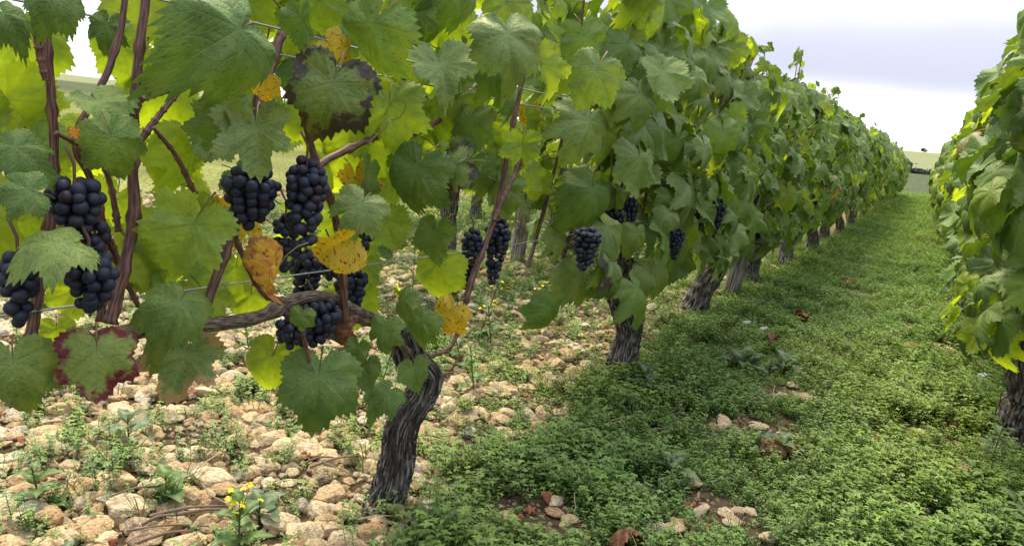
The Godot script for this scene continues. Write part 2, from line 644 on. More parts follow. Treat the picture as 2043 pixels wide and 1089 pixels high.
func berry_places(seed_: int, wide: float, tall: float, size: float) -> Array:
	# berries packed round a hanging cone, as places of their centres; the top of the bunch is the origin
	rng.seed = seed_
	var out := []
	var y := -size * 0.6
	while y > -tall + size * 0.4:
		var t := -y / tall
		var rad := wide * 0.5 * clampf(0.3 + t * 3.4, 0.0, 1.0) * (1.0 - 0.62 * pow(t, 1.6)) - size * 0.5
		rad = maxf(rad, size * 0.25)
		var n := maxi(2, int(TAU * rad / (size * 0.98)))
		var turn := rand(0, TAU)
		for i in n:
			var a := turn + TAU * i / n + rand(-0.12, 0.12)
			out.append(Vector3(cos(a) * rad, y + rand(-0.2, 0.2) * size, sin(a) * rad) * rand(0.94, 1.08))
		if rad > size * 1.1:
			for i in maxi(2, int(n * 0.4)):
				var a := rand(0, TAU)
				out.append(Vector3(cos(a) * rad * 0.45, y, sin(a) * rad * 0.45))
		y -= size * 0.78
	out.append(Vector3(0, -tall + size * 0.4, 0))
	return out


func make_shapes() -> void:
	for i in 18:
		leaf_near.append(leaf_shape(76, [0.36, 0.7, 0.94, 1.0], [0.02, 0.05, 0.0, 0.1, 0.03, 0.13, 0.07][i % 7], [0.042, 0.03, 0.05][i % 3], [0.2, 0.32, 0.08, 0.42, 0.25, -0.14][i % 6], [0.08, -0.1, 0.3, 0.16, -0.2, 0.4][i % 6], rand(0.06, 0.15), [0.1, 0.3, 0.2, 0.4, 0.25, 0.1][i % 6], 100 + i))
	leaf_near.append(leaf_shape(80, [0.36, 0.7, 0.94, 1.0], 0.035, 0.042, 0.06, 0.03, 0.035, 0.1, 131))
	leaf_near.append(leaf_shape(76, [0.36, 0.7, 0.94, 1.0], 0.03, 0.03, -0.2, 0.75, 0.06, 0.15, 132))
	for i in 16:
		leaf_mid.append(leaf_shape(40, [0.55, 1.0], 0.05 * (i % 3), 0.04, rand(0.05, 0.5), rand(-0.2, 0.45), rand(0.06, 0.16), rand(0.1, 0.5), 200 + i))
	for i in 6:
		leaf_far.append(leaf_shape(18, [0.55, 1.0], 0.03, 0.04, rand(0.1, 0.35), rand(-0.1, 0.25), rand(0.05, 0.12), rand(0.1, 0.4), 300 + i, false))
	var b := ball(2)
	var v := PackedVector3Array()
	for p in b[0]:
		v.append(p * 0.5)
	grape_mesh = solid(v, PackedVector2Array(), b[1])
	var small := ball(1)
	for i in 4:
		var bv := PackedVector3Array()
		var bf := PackedInt32Array()
		for c in berry_places(400 + i, 0.062, 0.105, 0.0145):
			var first := bv.size()
			for p in small[0]:
				bv.append(p * 0.0073 + c)
			for k in small[1]:
				bf.append(first + k)
		bunch_mesh.append(solid(bv, PackedVector2Array(), bf))
	for i in 14:
		stone_mesh.append(stone_shape(500 + i, 3))
	rng.seed = 7


# ------------------------------------------------------------------ the ground and what lies far off

func lift(z: float) -> float:
	# the lane climbs a little to the end of the rows, then the land dips
	return 0.05 * smoothstep(7.0, 24.0, -z)


func ground_height(x: float, z: float) -> float:
	var d := -z
	var h := 0.016 * bump.get_noise_2d(x * 1.4, z * 1.4) + 0.012 * bump.get_noise_2d(x * 5.0 + 30.0, z * 5.0)
	h *= smoothstep(60.0, 20.0, d)
	h += lift(z) - 1.3 * smoothstep(25.0, 70.0, d)
	var r := sqrt(x * x + z * z)
	if r > 55.0:
		var aside := smoothstep(-0.75, 0.1, atan2(x, maxf(d, 0.01)) if d > 0.0 else (-2.0 if x < 0.0 else 0.0))
		var rise := smoothstep(90.0, 320.0, r) * 3.2 + smoothstep(320.0, 760.0, r) * 20.5 + smoothstep(700.0, 1600.0, r) * -10.0
		h += rise * lerpf(0.12, 1.0, aside) + 0.25 * bump.get_noise_2d(x * 0.02, z * 0.02) * smoothstep(55.0, 120.0, r)
	return h


func build_ground() -> void:
	var xs := PackedFloat32Array()
	var zs := PackedFloat32Array()
	var x := -1500.0
	while x < 1200.0:
		xs.append(x)
		var a := maxf(absf(x + 0.8) - 2.6, 0.0)
		x += 0.045 + a * 0.16
	var z := 700.0
	while z > -1700.0:
		zs.append(z)
		var a := maxf(absf(z + 2.5) - 3.5, 0.0)
		z -= 0.045 + a * 0.10
	var v := PackedVector3Array()
	var c := PackedColorArray()
	var f := PackedInt32Array()
	var soil := Color(0.088, 0.067, 0.047)
	for zz in zs:
		for xx in xs:
			v.append(Vector3(xx, ground_height(xx, zz), zz))
			var r := sqrt(xx * xx + zz * zz)
			var n := bump.get_noise_2d(xx * 0.7, zz * 0.7)
			var k := soil.lerp(Color(0.24, 0.185, 0.12), clampf(smoothstep(-0.5, -1.0, xx) * smoothstep(1.0, 5.0, -zz) * 0.9, 0.0, 1.0))
			var lane := smoothstep(2.0, 9.0, -zz) * smoothstep(-0.75, -0.5, xx)
			k = k.lerp(Color(0.11, 0.17, 0.05), lane * 0.85)
			k = k.lerp(Color(0.19, 0.215, 0.075) * (1.0 + 0.5 * n), smoothstep(-3.2, -5.0, xx) * smoothstep(2.0, -3.0, zz))
			if r > 26.0:
				var field := Color(0.10, 0.125, 0.07).lerp(Color(0.085, 0.105, 0.06), clampf(0.5 + n, 0.0, 1.0))
				if r > 300.0:
					field = Color(0.20, 0.245, 0.125).lerp(Color(0.24, 0.25, 0.15), clampf(0.5 + bump.get_noise_2d(xx * 0.01, zz * 0.03), 0.0, 1.0))
				if r > 640.0:
					field = Color(0.21, 0.275, 0.11)
				k = k.lerp(field, smoothstep(26.0, 45.0, r))
			c.append(k)
	var w := xs.size()
	for j in zs.size() - 1:
		for i in w - 1:
			var a := j * w + i
			f.append_array(PackedInt32Array([a, a + w, a + 1, a + 1, a + w, a + w + 1]))
	var g := put("ground", solid(v, PackedVector2Array(), f, c), M.soil, self)
	g.set_meta("kind", "structure")
	g.set_meta("label", "stony brown vineyard soil rising to pale green fields far off")


func leafy_mass(size: Vector3, count: int, leaf: float, seed_: int) -> ArrayMesh:
	# a crown of many small leaf faces in uneven clumps
	rng.seed = seed_
	var v := PackedVector3Array()
	var f := PackedInt32Array()
	var clumps := []
	for i in 14:
		clumps.append(Vector3(rand(-0.4, 0.4), rand(0.25, 0.9), rand(-0.4, 0.4)))
	for i in count:
		var m: Vector3 = clumps[i % 14]
		var p := (m + Vector3(rng.randfn(0, 0.09), rng.randfn(0, 0.07), rng.randfn(0, 0.09))) * size
		var b := facing(Vector3(rand(-1, 1), rand(-0.3, 1), rand(-1, 1)), rand(0, TAU))
		var n := v.size()
		v.append_array(PackedVector3Array([p - b.x * leaf, p + b.y * leaf * 0.6, p + b.x * leaf, p - b.y * leaf * 0.6]))
		f.append_array(PackedInt32Array([n, n + 1, n + 2, n, n + 2, n + 3]))
	return solid(v, PackedVector2Array(), f)


func build_distance() -> void:
	# a lone tree on the crest and a dark hedge at the foot of the pale slope
	var at := Vector3(-7.0, 0, -748.0)
	at.y = ground_height(at.x, at.z) - 0.2
	var t := thing("hill_tree", "small round dark tree standing alone on the crest of the far hill", "tree", at)
	put("trunk", tube(PackedVector3Array([Vector3.ZERO, Vector3(0.1, 1.0, 0), Vector3(0.2, 2.6, 0.1)]), PackedFloat32Array([0.35, 0.25, 0.16]), 7), M.twig, t)
	put("crown", leafy_mass(Vector3(5.4, 3.4, 4.5), 2000, 0.28, 41), M.far_foliage, t)
	for i in 3:
		var h := Vector3([-20.0, -10.0, -2.0][i], 0, [-298.0, -300.0, -304.0][i])
		h.y = ground_height(h.x, h.z) - 0.4
		var k := thing("field_bush", ["rounded dark bush at the left end of the distant hedge below the pale slope", "low dark bush in the middle of the distant hedge below the slope", "lowest dark bush at the right end of the distant hedge"][i], "bush", h, "bushes of the distant hedge")
		put("foliage", leafy_mass(Vector3([13.0, 11.0, 9.0][i], [5.2, 4.2, 2.6][i], 6.0), 3000, 0.36, 51 + i), M.far_foliage, k)
		put("stem", tube(PackedVector3Array([Vector3.ZERO, Vector3(0, 1.6, 0)]), PackedFloat32Array([0.3, 0.1]), 6), M.twig, k)


# ------------------------------------------------------------------ vines

func leaf_pick(style: String) -> String:
	var q := rng.randf()
	if style == "half_yellowing_lit" and q < 0.3:  # lit row: some leaves carry painted-in brightness besides real yellowing
		return "lit_lime_yellow" if q < 0.12 else "yellow_green"
	if style == "yellowing_lit":  # backlit vines: mostly leaves with the light painted into their colour
		return "lit_lime_yellow" if q < 0.42 else "yellow_green" if q < 0.68 else "pale_green" if q < 0.8 else "fresh_green" if q < 0.9 else "shade_green" if q < 0.96 else "yellow"
	if q < 0.05:
		return "lit_lime_yellow"
	if q < 0.15:
		return "yellow_green"
	q = rng.randf()
	return "shade_green" if q < 0.3 else "fresh_green" if q < 0.58 else "grey_green" if q < 0.82 else "pale_green" if q < 0.975 else "purple_edge" if q < 0.988 else "tan_edge"


func place_leaf(vine: Node3D, joint: Vector3, n: Vector3, roll: float, size: float, kind: String, shapes: Array[ArrayMesh], far := []) -> void:
	var b := facing(n, roll)
	var t := Transform3D(b * Basis.from_scale(Vector3(size, size, size * 0.9)), joint - b * (STALK * size))
	if far.size():
		far[0].append(t)
		return
	put("leaf", shapes[rng.randi() % mini(shapes.size(), 18)], M[kind], vine, t)


func gap(p: Vector3) -> bool:
	# the thin places of the two nearest vines, where the sky and the stony ground show through
	var k := (p.x - EYE.x)
	var a := (p.z - EYE.z) / absf(k)
	var e := (p.y - EYE.y) / absf(k)
	# seen from the lane: slope along the row and slope up
	if Vector2((a + 0.66) / 0.075, (e - 0.042) / 0.042).length() < 1.0:
		return true
	if a < -0.95 and a > -2.02 and e < -0.30:
		return true
	if a < -1.35 and a > -2.02 and e < -0.16:
		return true
	if a > -1.1 and e < -0.47:
		return true
	if Vector2((a + 1.6) / 0.1, (e - 0.45) / 0.1).length() < 1.0:
		return true
	return false


func bunch(vine: Node3D, top: Vector3, wide: float, tall: float, detail: bool, seed_: int) -> void:
	if not detail:
		var s := tall / 0.105
		put("grape_bunch", bunch_mesh[seed_ % 4], M.grape, vine, Transform3D(Basis(Vector3.UP, seed_ * 1.7) * Basis.from_scale(Vector3(s * wide / tall * 1.6, s, s * wide / tall * 1.6)), top))
		return
	var stem := put("grape_bunch", tube(PackedVector3Array([Vector3(-0.012, 0.024, 0.002), Vector3(-0.003, 0.01, 0), Vector3(0, -tall * 0.6, 0)]), PackedFloat32Array([0.0014, 0.0014, 0.001]), 6), M.cane, vine, Transform3D(Basis(), top))
	var size := 0.0124
	for c in berry_places(seed_, wide, tall, size):
		var s := size * rand(0.8, 1.12)
		var b := Basis.from_euler(Vector3(rand(0, TAU), rand(0, TAU), rand(0, TAU))) * Basis.from_scale(Vector3(s, s * rand(1.0, 1.06), s))
		put("grape", grape_mesh, M.grape_red if rng.randf() < 0.05 else M.grape, stem, Transform3D(b, c))


func trunk(vine: Node3D, path: PackedVector3Array, radii: Array, detail: int) -> void:
	var steps: int = [90, 44, 14][detail]
	var sides: int = [84, 44, 10][detail]
	var p := smooth_path(path, steps)
	var r := PackedFloat32Array()
	for i in steps + 1:
		var t := float(i) / steps * (radii.size() - 1)
		var a := mini(int(t), radii.size() - 2)
		r.append(lerpf(radii[a], radii[a + 1], smoothstep(0.0, 1.0, t - a)))
	put("trunk", tube(p, r, sides, 0.3, 0.25 if detail < 2 else 0.2, 5.5), M.bark, vine)
	if detail == 0:
		# peeling strips of bark
		var v := PackedVector3Array()
		var uv := PackedVector2Array()
		var f := PackedInt32Array()
		for i in 46:
			var a := rng.randi_range(4, steps - 26)
			var n := rng.randi_range(10, 22)
			var turn := rand(0, TAU)
			var strip := PackedVector3Array()
			var wide := PackedFloat32Array()
			for k in range(0, n, 2):
				var t := float(k) / n
				var out := r[a + k] * (1.0 + 0.1 * rand(0, 1) + 0.35 * pow(absf(t - 0.4), 2.0))
				strip.append(p[a + k] + Vector3(cos(turn + t * 0.5), 0, sin(turn + t * 0.5)) * out)
				wide.append(lerpf(0.0022, 0.0008, absf(t - 0.5) * 2.0))
			tube_into(v, uv, f, strip, wide, 5)
		put("bark_strips", solid(v, uv, f), M.bark, vine)


func shoot(vine: Node3D, from: Vector3, to: Vector3, thick: float, detail: int) -> PackedVector3Array:
	var mid := from.lerp(to, 0.5) + Vector3(rand(-0.04, 0.04), 0, rand(-0.05, 0.05))
	var p := smooth_path(PackedVector3Array([from, from.lerp(mid, 0.5) + Vector3(rand(-0.015, 0.015), 0, rand(-0.02, 0.02)), mid, to]), 14 if detail < 2 else 6)
	put("shoot", tube(p, taper(p.size(), thick, thick * 0.45, 0.18, 3), 7 if detail < 2 else 4), M.cane, vine)
	return p


func leafy_vine(vine: Node3D, at: Vector3, opt: Dictionary) -> void:
	# shoots rise from the cane to the top of the hedge; leaves sit on them, hanging outwards like shingles
	var detail: int = opt.get("detail", 1)
	var span: float = opt.get("span", 1.1)
	var low: float = opt.get("low", 0.42)
	var top: float = opt.get("top", 1.22)
	var style: String = opt.get("style", "dense")
	var lane: float = opt.get("lane", 1.0)     # the side the photograph sees
	var count: int = opt.get("shoots", 9)
	var extra: int = opt.get("extra", 110)
	var shapes := leaf_near if detail == 0 else leaf_mid if detail == 1 else leaf_far
	var far := [[], []] if detail == 2 else []
	var big: float = opt.get("size", 0.108)
	var half: float = opt.get("half", 0.13)
	for i in count:
		var z := at.z + span * ((i + 0.5) / count - 0.5) + rand(-0.04, 0.04)
		var h := top + rand(-0.1, 0.07) + (rand(0.05, 0.16) if i % 4 == 1 else 0.0)
		var a := Vector3(at.x + rand(-0.03, 0.03), low - 0.02, z)
		var b := Vector3(at.x + rand(-0.09, 0.09), h, z + rand(-0.16, 0.16))
		var p := shoot(vine, a, b, 0.0048, detail)
		var along := 0.05
		var side := 1.0 if i % 2 else -1.0
		var length := h - low
		while along < length:
			var q := p[clampi(int(along / length * (p.size() - 1)), 0, p.size() - 1)]
			side = -side
			var high := along / length
			along += rand(0.055, 0.075) if detail < 2 else 0.12
			var n := Vector3(side, rand(0.1, 1.3), rand(-0.7, 1.2))
			if q.y < low + 0.02:
				continue
			place_leaf(vine, q, n, rand(-0.6, 0.6), big * rand(0.75, 1.2) * (1.0 if high < 0.85 else 0.75), leaf_pick(style), shapes, far)
		for k in 2 if detail < 2 else 1:
			place_leaf(vine, p[p.size() - 1], Vector3(rand(-1, 1), rand(0.2, 1.0), rand(-1, 1)), rand(-1.5, 1.5), big * rand(0.4, 0.65), leaf_pick(style), shapes, far)
	for i in extra:
		var s := lane if rng.randf() < 0.68 else -lane
		var y := lerpf(low - 0.06, top + 0.05, pow(rng.randf(), 0.85))
		var bulge := half * (0.65 + 0.45 * sin((y - low) / (top - low) * PI)) + 0.03 * bump.get_noise_2d(at.z * 9.0 + i, y * 7.0)
		var q := Vector3(at.x + s * rand(0.15, 1.0) * bulge, y, at.z + rand(-0.5, 0.5) * span)
		place_leaf(vine, q, Vector3(s, rand(0.0, 1.2), rand(-0.6, 1.2)), rand(-0.7, 0.7), big * rand(0.7, 1.35), leaf_pick(style), shapes, far)
	if far.size():
		var tints := []
		var share := {"shade_green": Color(0.58, 0.70, 0.52), "fresh_green": Color(0.82, 0.88, 0.66), "grey_green": Color(0.98, 0.96, 1.0), "pale_green": Color(1, 1, 0.85), "yellow_green": Color(1.6, 1.4, 1.0), "lit_lime_yellow": Color(2.3, 1.9, 0.95), "purple_edge": Color(0.8, 0.6, 0.6), "tan_edge": Color(1.2, 0.7, 0.8)}  # same leaf tones as tints, painted light and shade included
		for t in far[0]:
			tints.append(share[leaf_pick(style)])
		scatter("foliage", leaf_far[rng.randi() % 6], M.far_leaf, vine, far[0], tints)


func build_left_row() -> void:
	# -- the two nearest vines: thin, with bare canes and bunches in the open
	var near := thing("grapevine", "nearest grapevine of the left row, mostly out of frame, with long red canes", "grapevine", Vector3.ZERO, "grapevines of the left row")
	var one := thing("grapevine", "sparse front grapevine with twisted grey trunk and many bunches", "grapevine", Vector3.ZERO, "grapevines of the left row")
	trunk(near, PackedVector3Array([Vector3(ROW, -0.03, 0.02), Vector3(ROW + 0.02, 0.12, 0.0), Vector3(ROW - 0.02, 0.26, -0.03), Vector3(ROW, 0.4, -0.1)]), [0.05, 0.034, 0.03, 0.034], 1)
	trunk(one, PackedVector3Array([Vector3(-0.75, -0.05, -1.05), Vector3(-0.732, 0.03, -1.075), Vector3(-0.722, 0.09, -1.08), Vector3(-0.722, 0.15, -1.085), Vector3(-0.705, 0.21, -1.105), Vector3(-0.70, 0.245, -1.11), Vector3(-0.72, 0.28, -1.085), Vector3(-0.73, 0.33, -1.06)]), [0.048, 0.033, 0.0285, 0.0275, 0.026, 0.0245, 0.028, 0.023], 0)
	for c in [
		["cane", 0.0062, PackedVector3Array([Vector3(-0.660, 0.454, -0.477), Vector3(-0.660, 0.514, -0.492), Vector3(-0.660, 0.557, -0.499), Vector3(-0.660, 0.605, -0.496), Vector3(-0.660, 0.660, -0.496), Vector3(-0.660, 0.715, -0.500), Vector3(-0.660, 0.765, -0.505)])],
		["cane", 0.0055, PackedVector3Array([Vector3(-0.720, 0.433, -0.438), Vector3(-0.720, 0.497, -0.448), Vector3(-0.720, 0.545, -0.455), Vector3(-0.720, 0.620, -0.458), Vector3(-0.720, 0.670, -0.454), Vector3(-0.720, 0.705, -0.451), Vector3(-0.720, 0.752, -0.451)])],
		["cane", 0.0055, PackedVector3Array([Vector3(-0.660, 0.452, -0.589), Vector3(-0.660, 0.497, -0.608), Vector3(-0.660, 0.546, -0.626), Vector3(-0.660, 0.590, -0.636), Vector3(-0.660, 0.634, -0.641), Vector3(-0.660, 0.700, -0.651), Vector3(-0.660, 0.769, -0.686), Vector3(-0.660, 0.802, -0.691)])],
		["cane", 0.0062, PackedVector3Array([Vector3(-0.700, 0.364, -1.217), Vector3(-0.700, 0.435, -1.250), Vector3(-0.700, 0.508, -1.290), Vector3(-0.700, 0.611, -1.311), Vector3(-0.700, 0.696, -1.324), Vector3(-0.700, 0.752, -1.336), Vector3(-0.700, 0.863, -1.352)])],
		["cane", 0.0055, PackedVector3Array([Vector3(-0.660, 0.625, -1.296), Vector3(-0.660, 0.571, -1.251), Vector3(-0.660, 0.518, -1.217)])],
		["cane", 0.0060, PackedVector3Array([Vector3(-0.660, 0.651, -0.644), Vector3(-0.660, 0.715, -0.664), Vector3(-0.660, 0.757, -0.680), Vector3(-0.660, 0.798, -0.697)])],
		["cane", 0.0060, PackedVector3Array([Vector3(-0.680, 0.390, -0.853), Vector3(-0.680, 0.449, -0.841), Vector3(-0.680, 0.492, -0.833), Vector3(-0.680, 0.561, -0.804), Vector3(-0.680, 0.606, -0.773), Vector3(-0.680, 0.669, -0.742), Vector3(-0.680, 0.730, -0.732)])],
		["cane", 0.0045, PackedVector3Array([Vector3(-0.680, 0.437, -0.725), Vector3(-0.680, 0.455, -0.690), Vector3(-0.680, 0.506, -0.655), Vector3(-0.680, 0.525, -0.646), Vector3(-0.680, 0.565, -0.651)])],
		["cane", 0.0040, PackedVector3Array([Vector3(-0.700, 0.610, -0.525), Vector3(-0.700, 0.629, -0.537), Vector3(-0.700, 0.654, -0.557), Vector3(-0.700, 0.679, -0.579)])],
		["cane", 0.0030, PackedVector3Array([Vector3(-0.680, 0.666, -0.518), Vector3(-0.680, 0.674, -0.540), Vector3(-0.680, 0.681, -0.562)])],
		["cane", 0.0055, PackedVector3Array([Vector3(-0.740, 0.598, -0.841), Vector3(-0.740, 0.613, -0.874), Vector3(-0.740, 0.647, -0.978), Vector3(-0.740, 0.655, -1.070), Vector3(-0.740, 0.684, -1.139), Vector3(-0.740, 0.759, -1.257)])],
		["cane", 0.0035, PackedVector3Array([Vector3(-0.720, 0.647, -1.009), Vector3(-0.720, 0.689, -1.009), Vector3(-0.720, 0.739, -0.995), Vector3(-0.720, 0.800, -0.966)])],
		["cane", 0.0040, PackedVector3Array([Vector3(-0.700, 0.728, -0.428), Vector3(-0.700, 0.699, -0.431), Vector3(-0.700, 0.674, -0.437)])],
		["cane", 0.0045, PackedVector3Array([Vector3(-0.700, 0.445, -0.496), Vector3(-0.700, 0.531, -0.496), Vector3(-0.700, 0.585, -0.482), Vector3(-0.700, 0.622, -0.466), Vector3(-0.700, 0.665, -0.485), Vector3(-0.700, 0.689, -0.497), Vector3(-0.700, 0.728, -0.509), Vector3(-0.700, 0.765, -0.513)])],
		["cane", 0.0030, PackedVector3Array([Vector3(-0.680, 0.539, -0.498), Vector3(-0.680, 0.602, -0.480), Vector3(-0.680, 0.630, -0.434)])],
		["cane", 0.0040, PackedVector3Array([Vector3(-0.700, 0.528, -0.502), Vector3(-0.700, 0.483, -0.522), Vector3(-0.700, 0.454, -0.538)])],
		["cane", 0.0030, PackedVector3Array([Vector3(-0.660, 0.577, -0.569), Vector3(-0.660, 0.615, -0.544), Vector3(-0.660, 0.641, -0.517)])],
		["cordon", 0.0100, PackedVector3Array([Vector3(-0.700, 0.415, -0.386), Vector3(-0.700, 0.413, -0.445), Vector3(-0.700, 0.424, -0.496), Vector3(-0.700, 0.427, -0.554), Vector3(-0.700, 0.417, -0.635), Vector3(-0.700, 0.415, -0.713), Vector3(-0.700, 0.427, -0.765), Vector3(-0.700, 0.426, -0.822), Vector3(-0.700, 0.404, -0.878), Vector3(-0.700, 0.363, -0.966), Vector3(-0.700, 0.298, -1.050)])],
		["cordon", 0.0060, PackedVector3Array([Vector3(-0.700, 0.417, -0.747), Vector3(-0.700, 0.397, -0.786), Vector3(-0.700, 0.364, -0.850), Vector3(-0.700, 0.341, -0.897)])],
		["cane", 0.0070, PackedVector3Array([Vector3(-0.700, 0.389, -0.880), Vector3(-0.700, 0.368, -0.940), Vector3(-0.700, 0.342, -1.022)])],
		["cane", 0.0030, PackedVector3Array([Vector3(-0.660, 0.403, -0.742), Vector3(-0.660, 0.371, -0.756), Vector3(-0.660, 0.334, -0.770)])],
		["cane", 0.0050, PackedVector3Array([Vector3(-0.720, 0.354, -1.255), Vector3(-0.720, 0.274, -1.218), Vector3(-0.720, 0.270, -1.117)])],
		["cane", 0.0055, PackedVector3Array([Vector3(-0.740, 0.353, -1.234), Vector3(-0.740, 0.427, -1.264), Vector3(-0.740, 0.464, -1.275)])],
	]:
		var p := smooth_path(c[2], 42)
		var owner_vine := near if c[2][0].z > -0.52 and c[0] == "cane" else one
		put(c[0], tube(p, taper(p.size(), c[1], c[1] * 0.62, 0.38, 7), 12, 0.25), M[c[0]], owner_vine)
	for h in [
		["pale_green", Vector3(-0.670, 0.420, -0.394), 0.070, 40, 23, 18],
		["red_edge", Vector3(-0.630, 0.430, -0.443), 0.075, 35, 26, 8],
		["tan_edge", Vector3(-0.660, 0.394, -0.562), 0.088, 40, 26, -10],
		["shade_green", Vector3(-0.640, 0.325, -0.758), 0.113, 50, 28, 4],
		["lit_lime_yellow", Vector3(-0.720, 0.340, -0.752), 0.079, 56, 18, -10],
		["shade_green", Vector3(-0.660, 0.321, -0.872), 0.071, 88, 8, -20],
		["fresh_green", Vector3(-0.620, 0.469, -0.518), 0.073, 30, 45, -20],
		["yellow_green", Vector3(-0.620, 0.542, -0.528), 0.090, 50, 10, -15],
		["pale_green", Vector3(-0.600, 0.547, -0.380), 0.065, 32, 66, -60],
		["shade_green", Vector3(-0.620, 0.588, -0.368), 0.043, 31, 32, -80],
		["fresh_green", Vector3(-0.620, 0.626, -0.448), 0.058, 36, 9, 25],
		["grey_green", Vector3(-0.600, 0.639, -0.591), 0.083, 55, 13, 15],
		["purple_edge", Vector3(-0.580, 0.692, -0.669), 0.102, 49, 4, -8],
		["shade_green", Vector3(-0.550, 0.730, -0.502), 0.099, 12, 21, -50],
		["fresh_green", Vector3(-0.580, 0.763, -0.724), 0.112, 86, 0, -25],
		["grey_green", Vector3(-0.600, 0.742, -0.912), 0.094, 52, 37, 20],
		["grey_green", Vector3(-0.580, 0.803, -1.053), 0.122, 51, 29, 15],
		["shade_green", Vector3(-0.660, 0.593, -0.960), 0.110, 80, 9, -8],
		["purple_edge", Vector3(-0.620, 0.613, -0.987), 0.088, 98, 18, -50],
		["grey_green", Vector3(-0.520, 0.777, -1.239), 0.103, 67, 6, -15],
		["grey_green", Vector3(-0.620, 0.557, -0.784), 0.075, 52, 32, -15],
		["yellow", Vector3(-0.600, 0.521, -0.723), 0.065, 40, -20, -50],
		["orange", Vector3(-0.580, 0.504, -0.610), 0.071, 108, 12, -2],
		["gold", Vector3(-0.660, 0.362, -1.095), 0.071, 79, 14, -15],
		["pale", Vector3(-0.660, 0.657, -0.465), 0.058, 35, 62, 40],
		["lit_lime_yellow", Vector3(-0.800, 0.613, -0.973), 0.155, 51, 3, -20],
		["lit_lime_yellow", Vector3(-0.800, 0.662, -0.639), 0.099, 39, 6, 15],
		["lit_lime_yellow", Vector3(-0.800, 0.589, -0.646), 0.077, 59, 5, -15],
		["lit_lime_yellow", Vector3(-0.780, 0.411, -0.502), 0.040, 33, 16, 10],
		["fresh_green", Vector3(-0.660, 0.495, -1.032), 0.086, 102, 9, 5],
		["shade_green", Vector3(-0.580, 0.756, -0.619), 0.055, 102, -5, 0],
		["spotted", Vector3(-0.620, 0.745, -0.721), 0.043, 49, -4, 60],
		["yellow_green", Vector3(-0.820, 0.710, -0.600), 0.068, 36, 8, 25],
		["fresh_green", Vector3(-0.660, 0.362, -1.014), 0.063, 77, 25, -5],
		["fresh_green", Vector3(-0.640, 0.413, -0.928), 0.055, 100, 23, -10],
		["fresh_green", Vector3(-0.640, 0.374, -0.891), 0.057, 79, 21, 10],
		["yellow_green", Vector3(-0.780, 0.423, -1.010), 0.073, 62, 11, 0],
		["lit_lime_yellow", Vector3(-0.800, 0.649, -0.478), 0.064, 41, 2, 10],
		["lit_lime_yellow", Vector3(-0.800, 0.587, -0.506), 0.062, 42, 6, -20],
		["lit_lime_yellow", Vector3(-0.800, 0.531, -0.476), 0.056, 41, 9, 10],
		["fresh_green", Vector3(-0.600, 0.440, -0.674), 0.031, 58, 15, 0],
		["fresh_green", Vector3(-0.680, 0.673, -1.132), 0.091, 89, 10, 10],
		["fresh_green", Vector3(-0.680, 0.611, -1.136), 0.083, 84, 13, -25],
		["lit_lime_yellow", Vector3(-0.740, 0.413, -1.172), 0.098, 68, 11, 5],
		["fresh_green", Vector3(-0.660, 0.283, -1.009), 0.060, 92, 33, 35],
		["shade_green", Vector3(-0.660, 0.264, -0.933), 0.064, 55, 50, -30],
		["yellow", Vector3(-0.600, 0.691, -0.599), 0.030, 45, -1, 10],
		["shade_green", Vector3(-0.900, 0.689, -0.667), 0.037, 37, 0, 0],
		["fresh_green", Vector3(-0.640, 0.644, -0.574), 0.056, 87, 2, -10],
		["fresh_green", Vector3(-0.660, 0.666, -0.598), 0.057, 72, 11, -20],
		["yellow_green", Vector3(-0.700, 0.678, -0.945), 0.109, 68, 10, 20],
		["fresh_green", Vector3(-0.620, 0.703, -0.524), 0.070, 65, -22, 35],
		["lit_lime_yellow", Vector3(-0.780, 0.655, -0.809), 0.081, 46, 1, 0],
		["lit_lime_yellow", Vector3(-0.760, 0.781, -0.711), 0.096, 43, -6, 0],
		["lit_lime_yellow", Vector3(-0.760, 0.712, -0.971), 0.105, 52, -1, 0],
		["shade_green", Vector3(-0.620, 0.717, -0.359), 0.035, 30, 37, 50],
		["shade_green", Vector3(-0.620, 0.737, -0.391), 0.042, 32, 36, -20],
		["shade_green", Vector3(-0.640, 0.617, -0.382), 0.052, 41, 40, 70],
		["brown", Vector3(-0.620, 0.718, -0.537), 0.028, 71, -3, 20],
		["brown", Vector3(-0.700, 0.376, -0.849), 0.049, 90, 15, 10],
		["brown", Vector3(-0.640, 0.456, -0.506), 0.022, 88, 15, 0],
		["orange", Vector3(-0.620, 0.635, -0.413), 0.011, 64, 3, 10],
		["lit_lime_yellow", Vector3(-0.760, 0.416, -0.754), 0.067, 55, 14, 10],
		["lit_lime_yellow", Vector3(-0.780, 0.451, -0.745), 0.066, 54, 12, 10],
		["fresh_green", Vector3(-0.660, 0.350, -0.858), 0.042, 82, 17, 0],
		["lit_lime_yellow", Vector3(-0.820, 0.439, -0.549), 0.062, 34, 14, 0],
		["yellow_green", Vector3(-0.700, 0.490, -0.552), 0.058, 68, 12, -20],
		["lit_lime_yellow", Vector3(-0.800, 0.363, -1.016), 0.091, 52, 14, 15],
		["yellow_green", Vector3(-0.660, 0.643, -1.291), 0.082, 73, 11, 10],
		["fresh_green", Vector3(-0.740, 0.553, -1.382), 0.099, 87, 15, 10],
		["lit_lime_yellow", Vector3(-0.800, 0.670, -1.380), 0.120, 70, 10, 10],
		["yellow_green", Vector3(-0.720, 0.706, -1.134), 0.100, 68, 19, -20],
		["yellow_green", Vector3(-0.700, 0.796, -0.783), 0.075, 58, -6, 20],
		["fresh_green", Vector3(-0.660, 0.811, -0.929), 0.076, 70, 3, 10],
		["lit_lime_yellow", Vector3(-0.760, 0.832, -1.174), 0.102, 57, 4, -10],
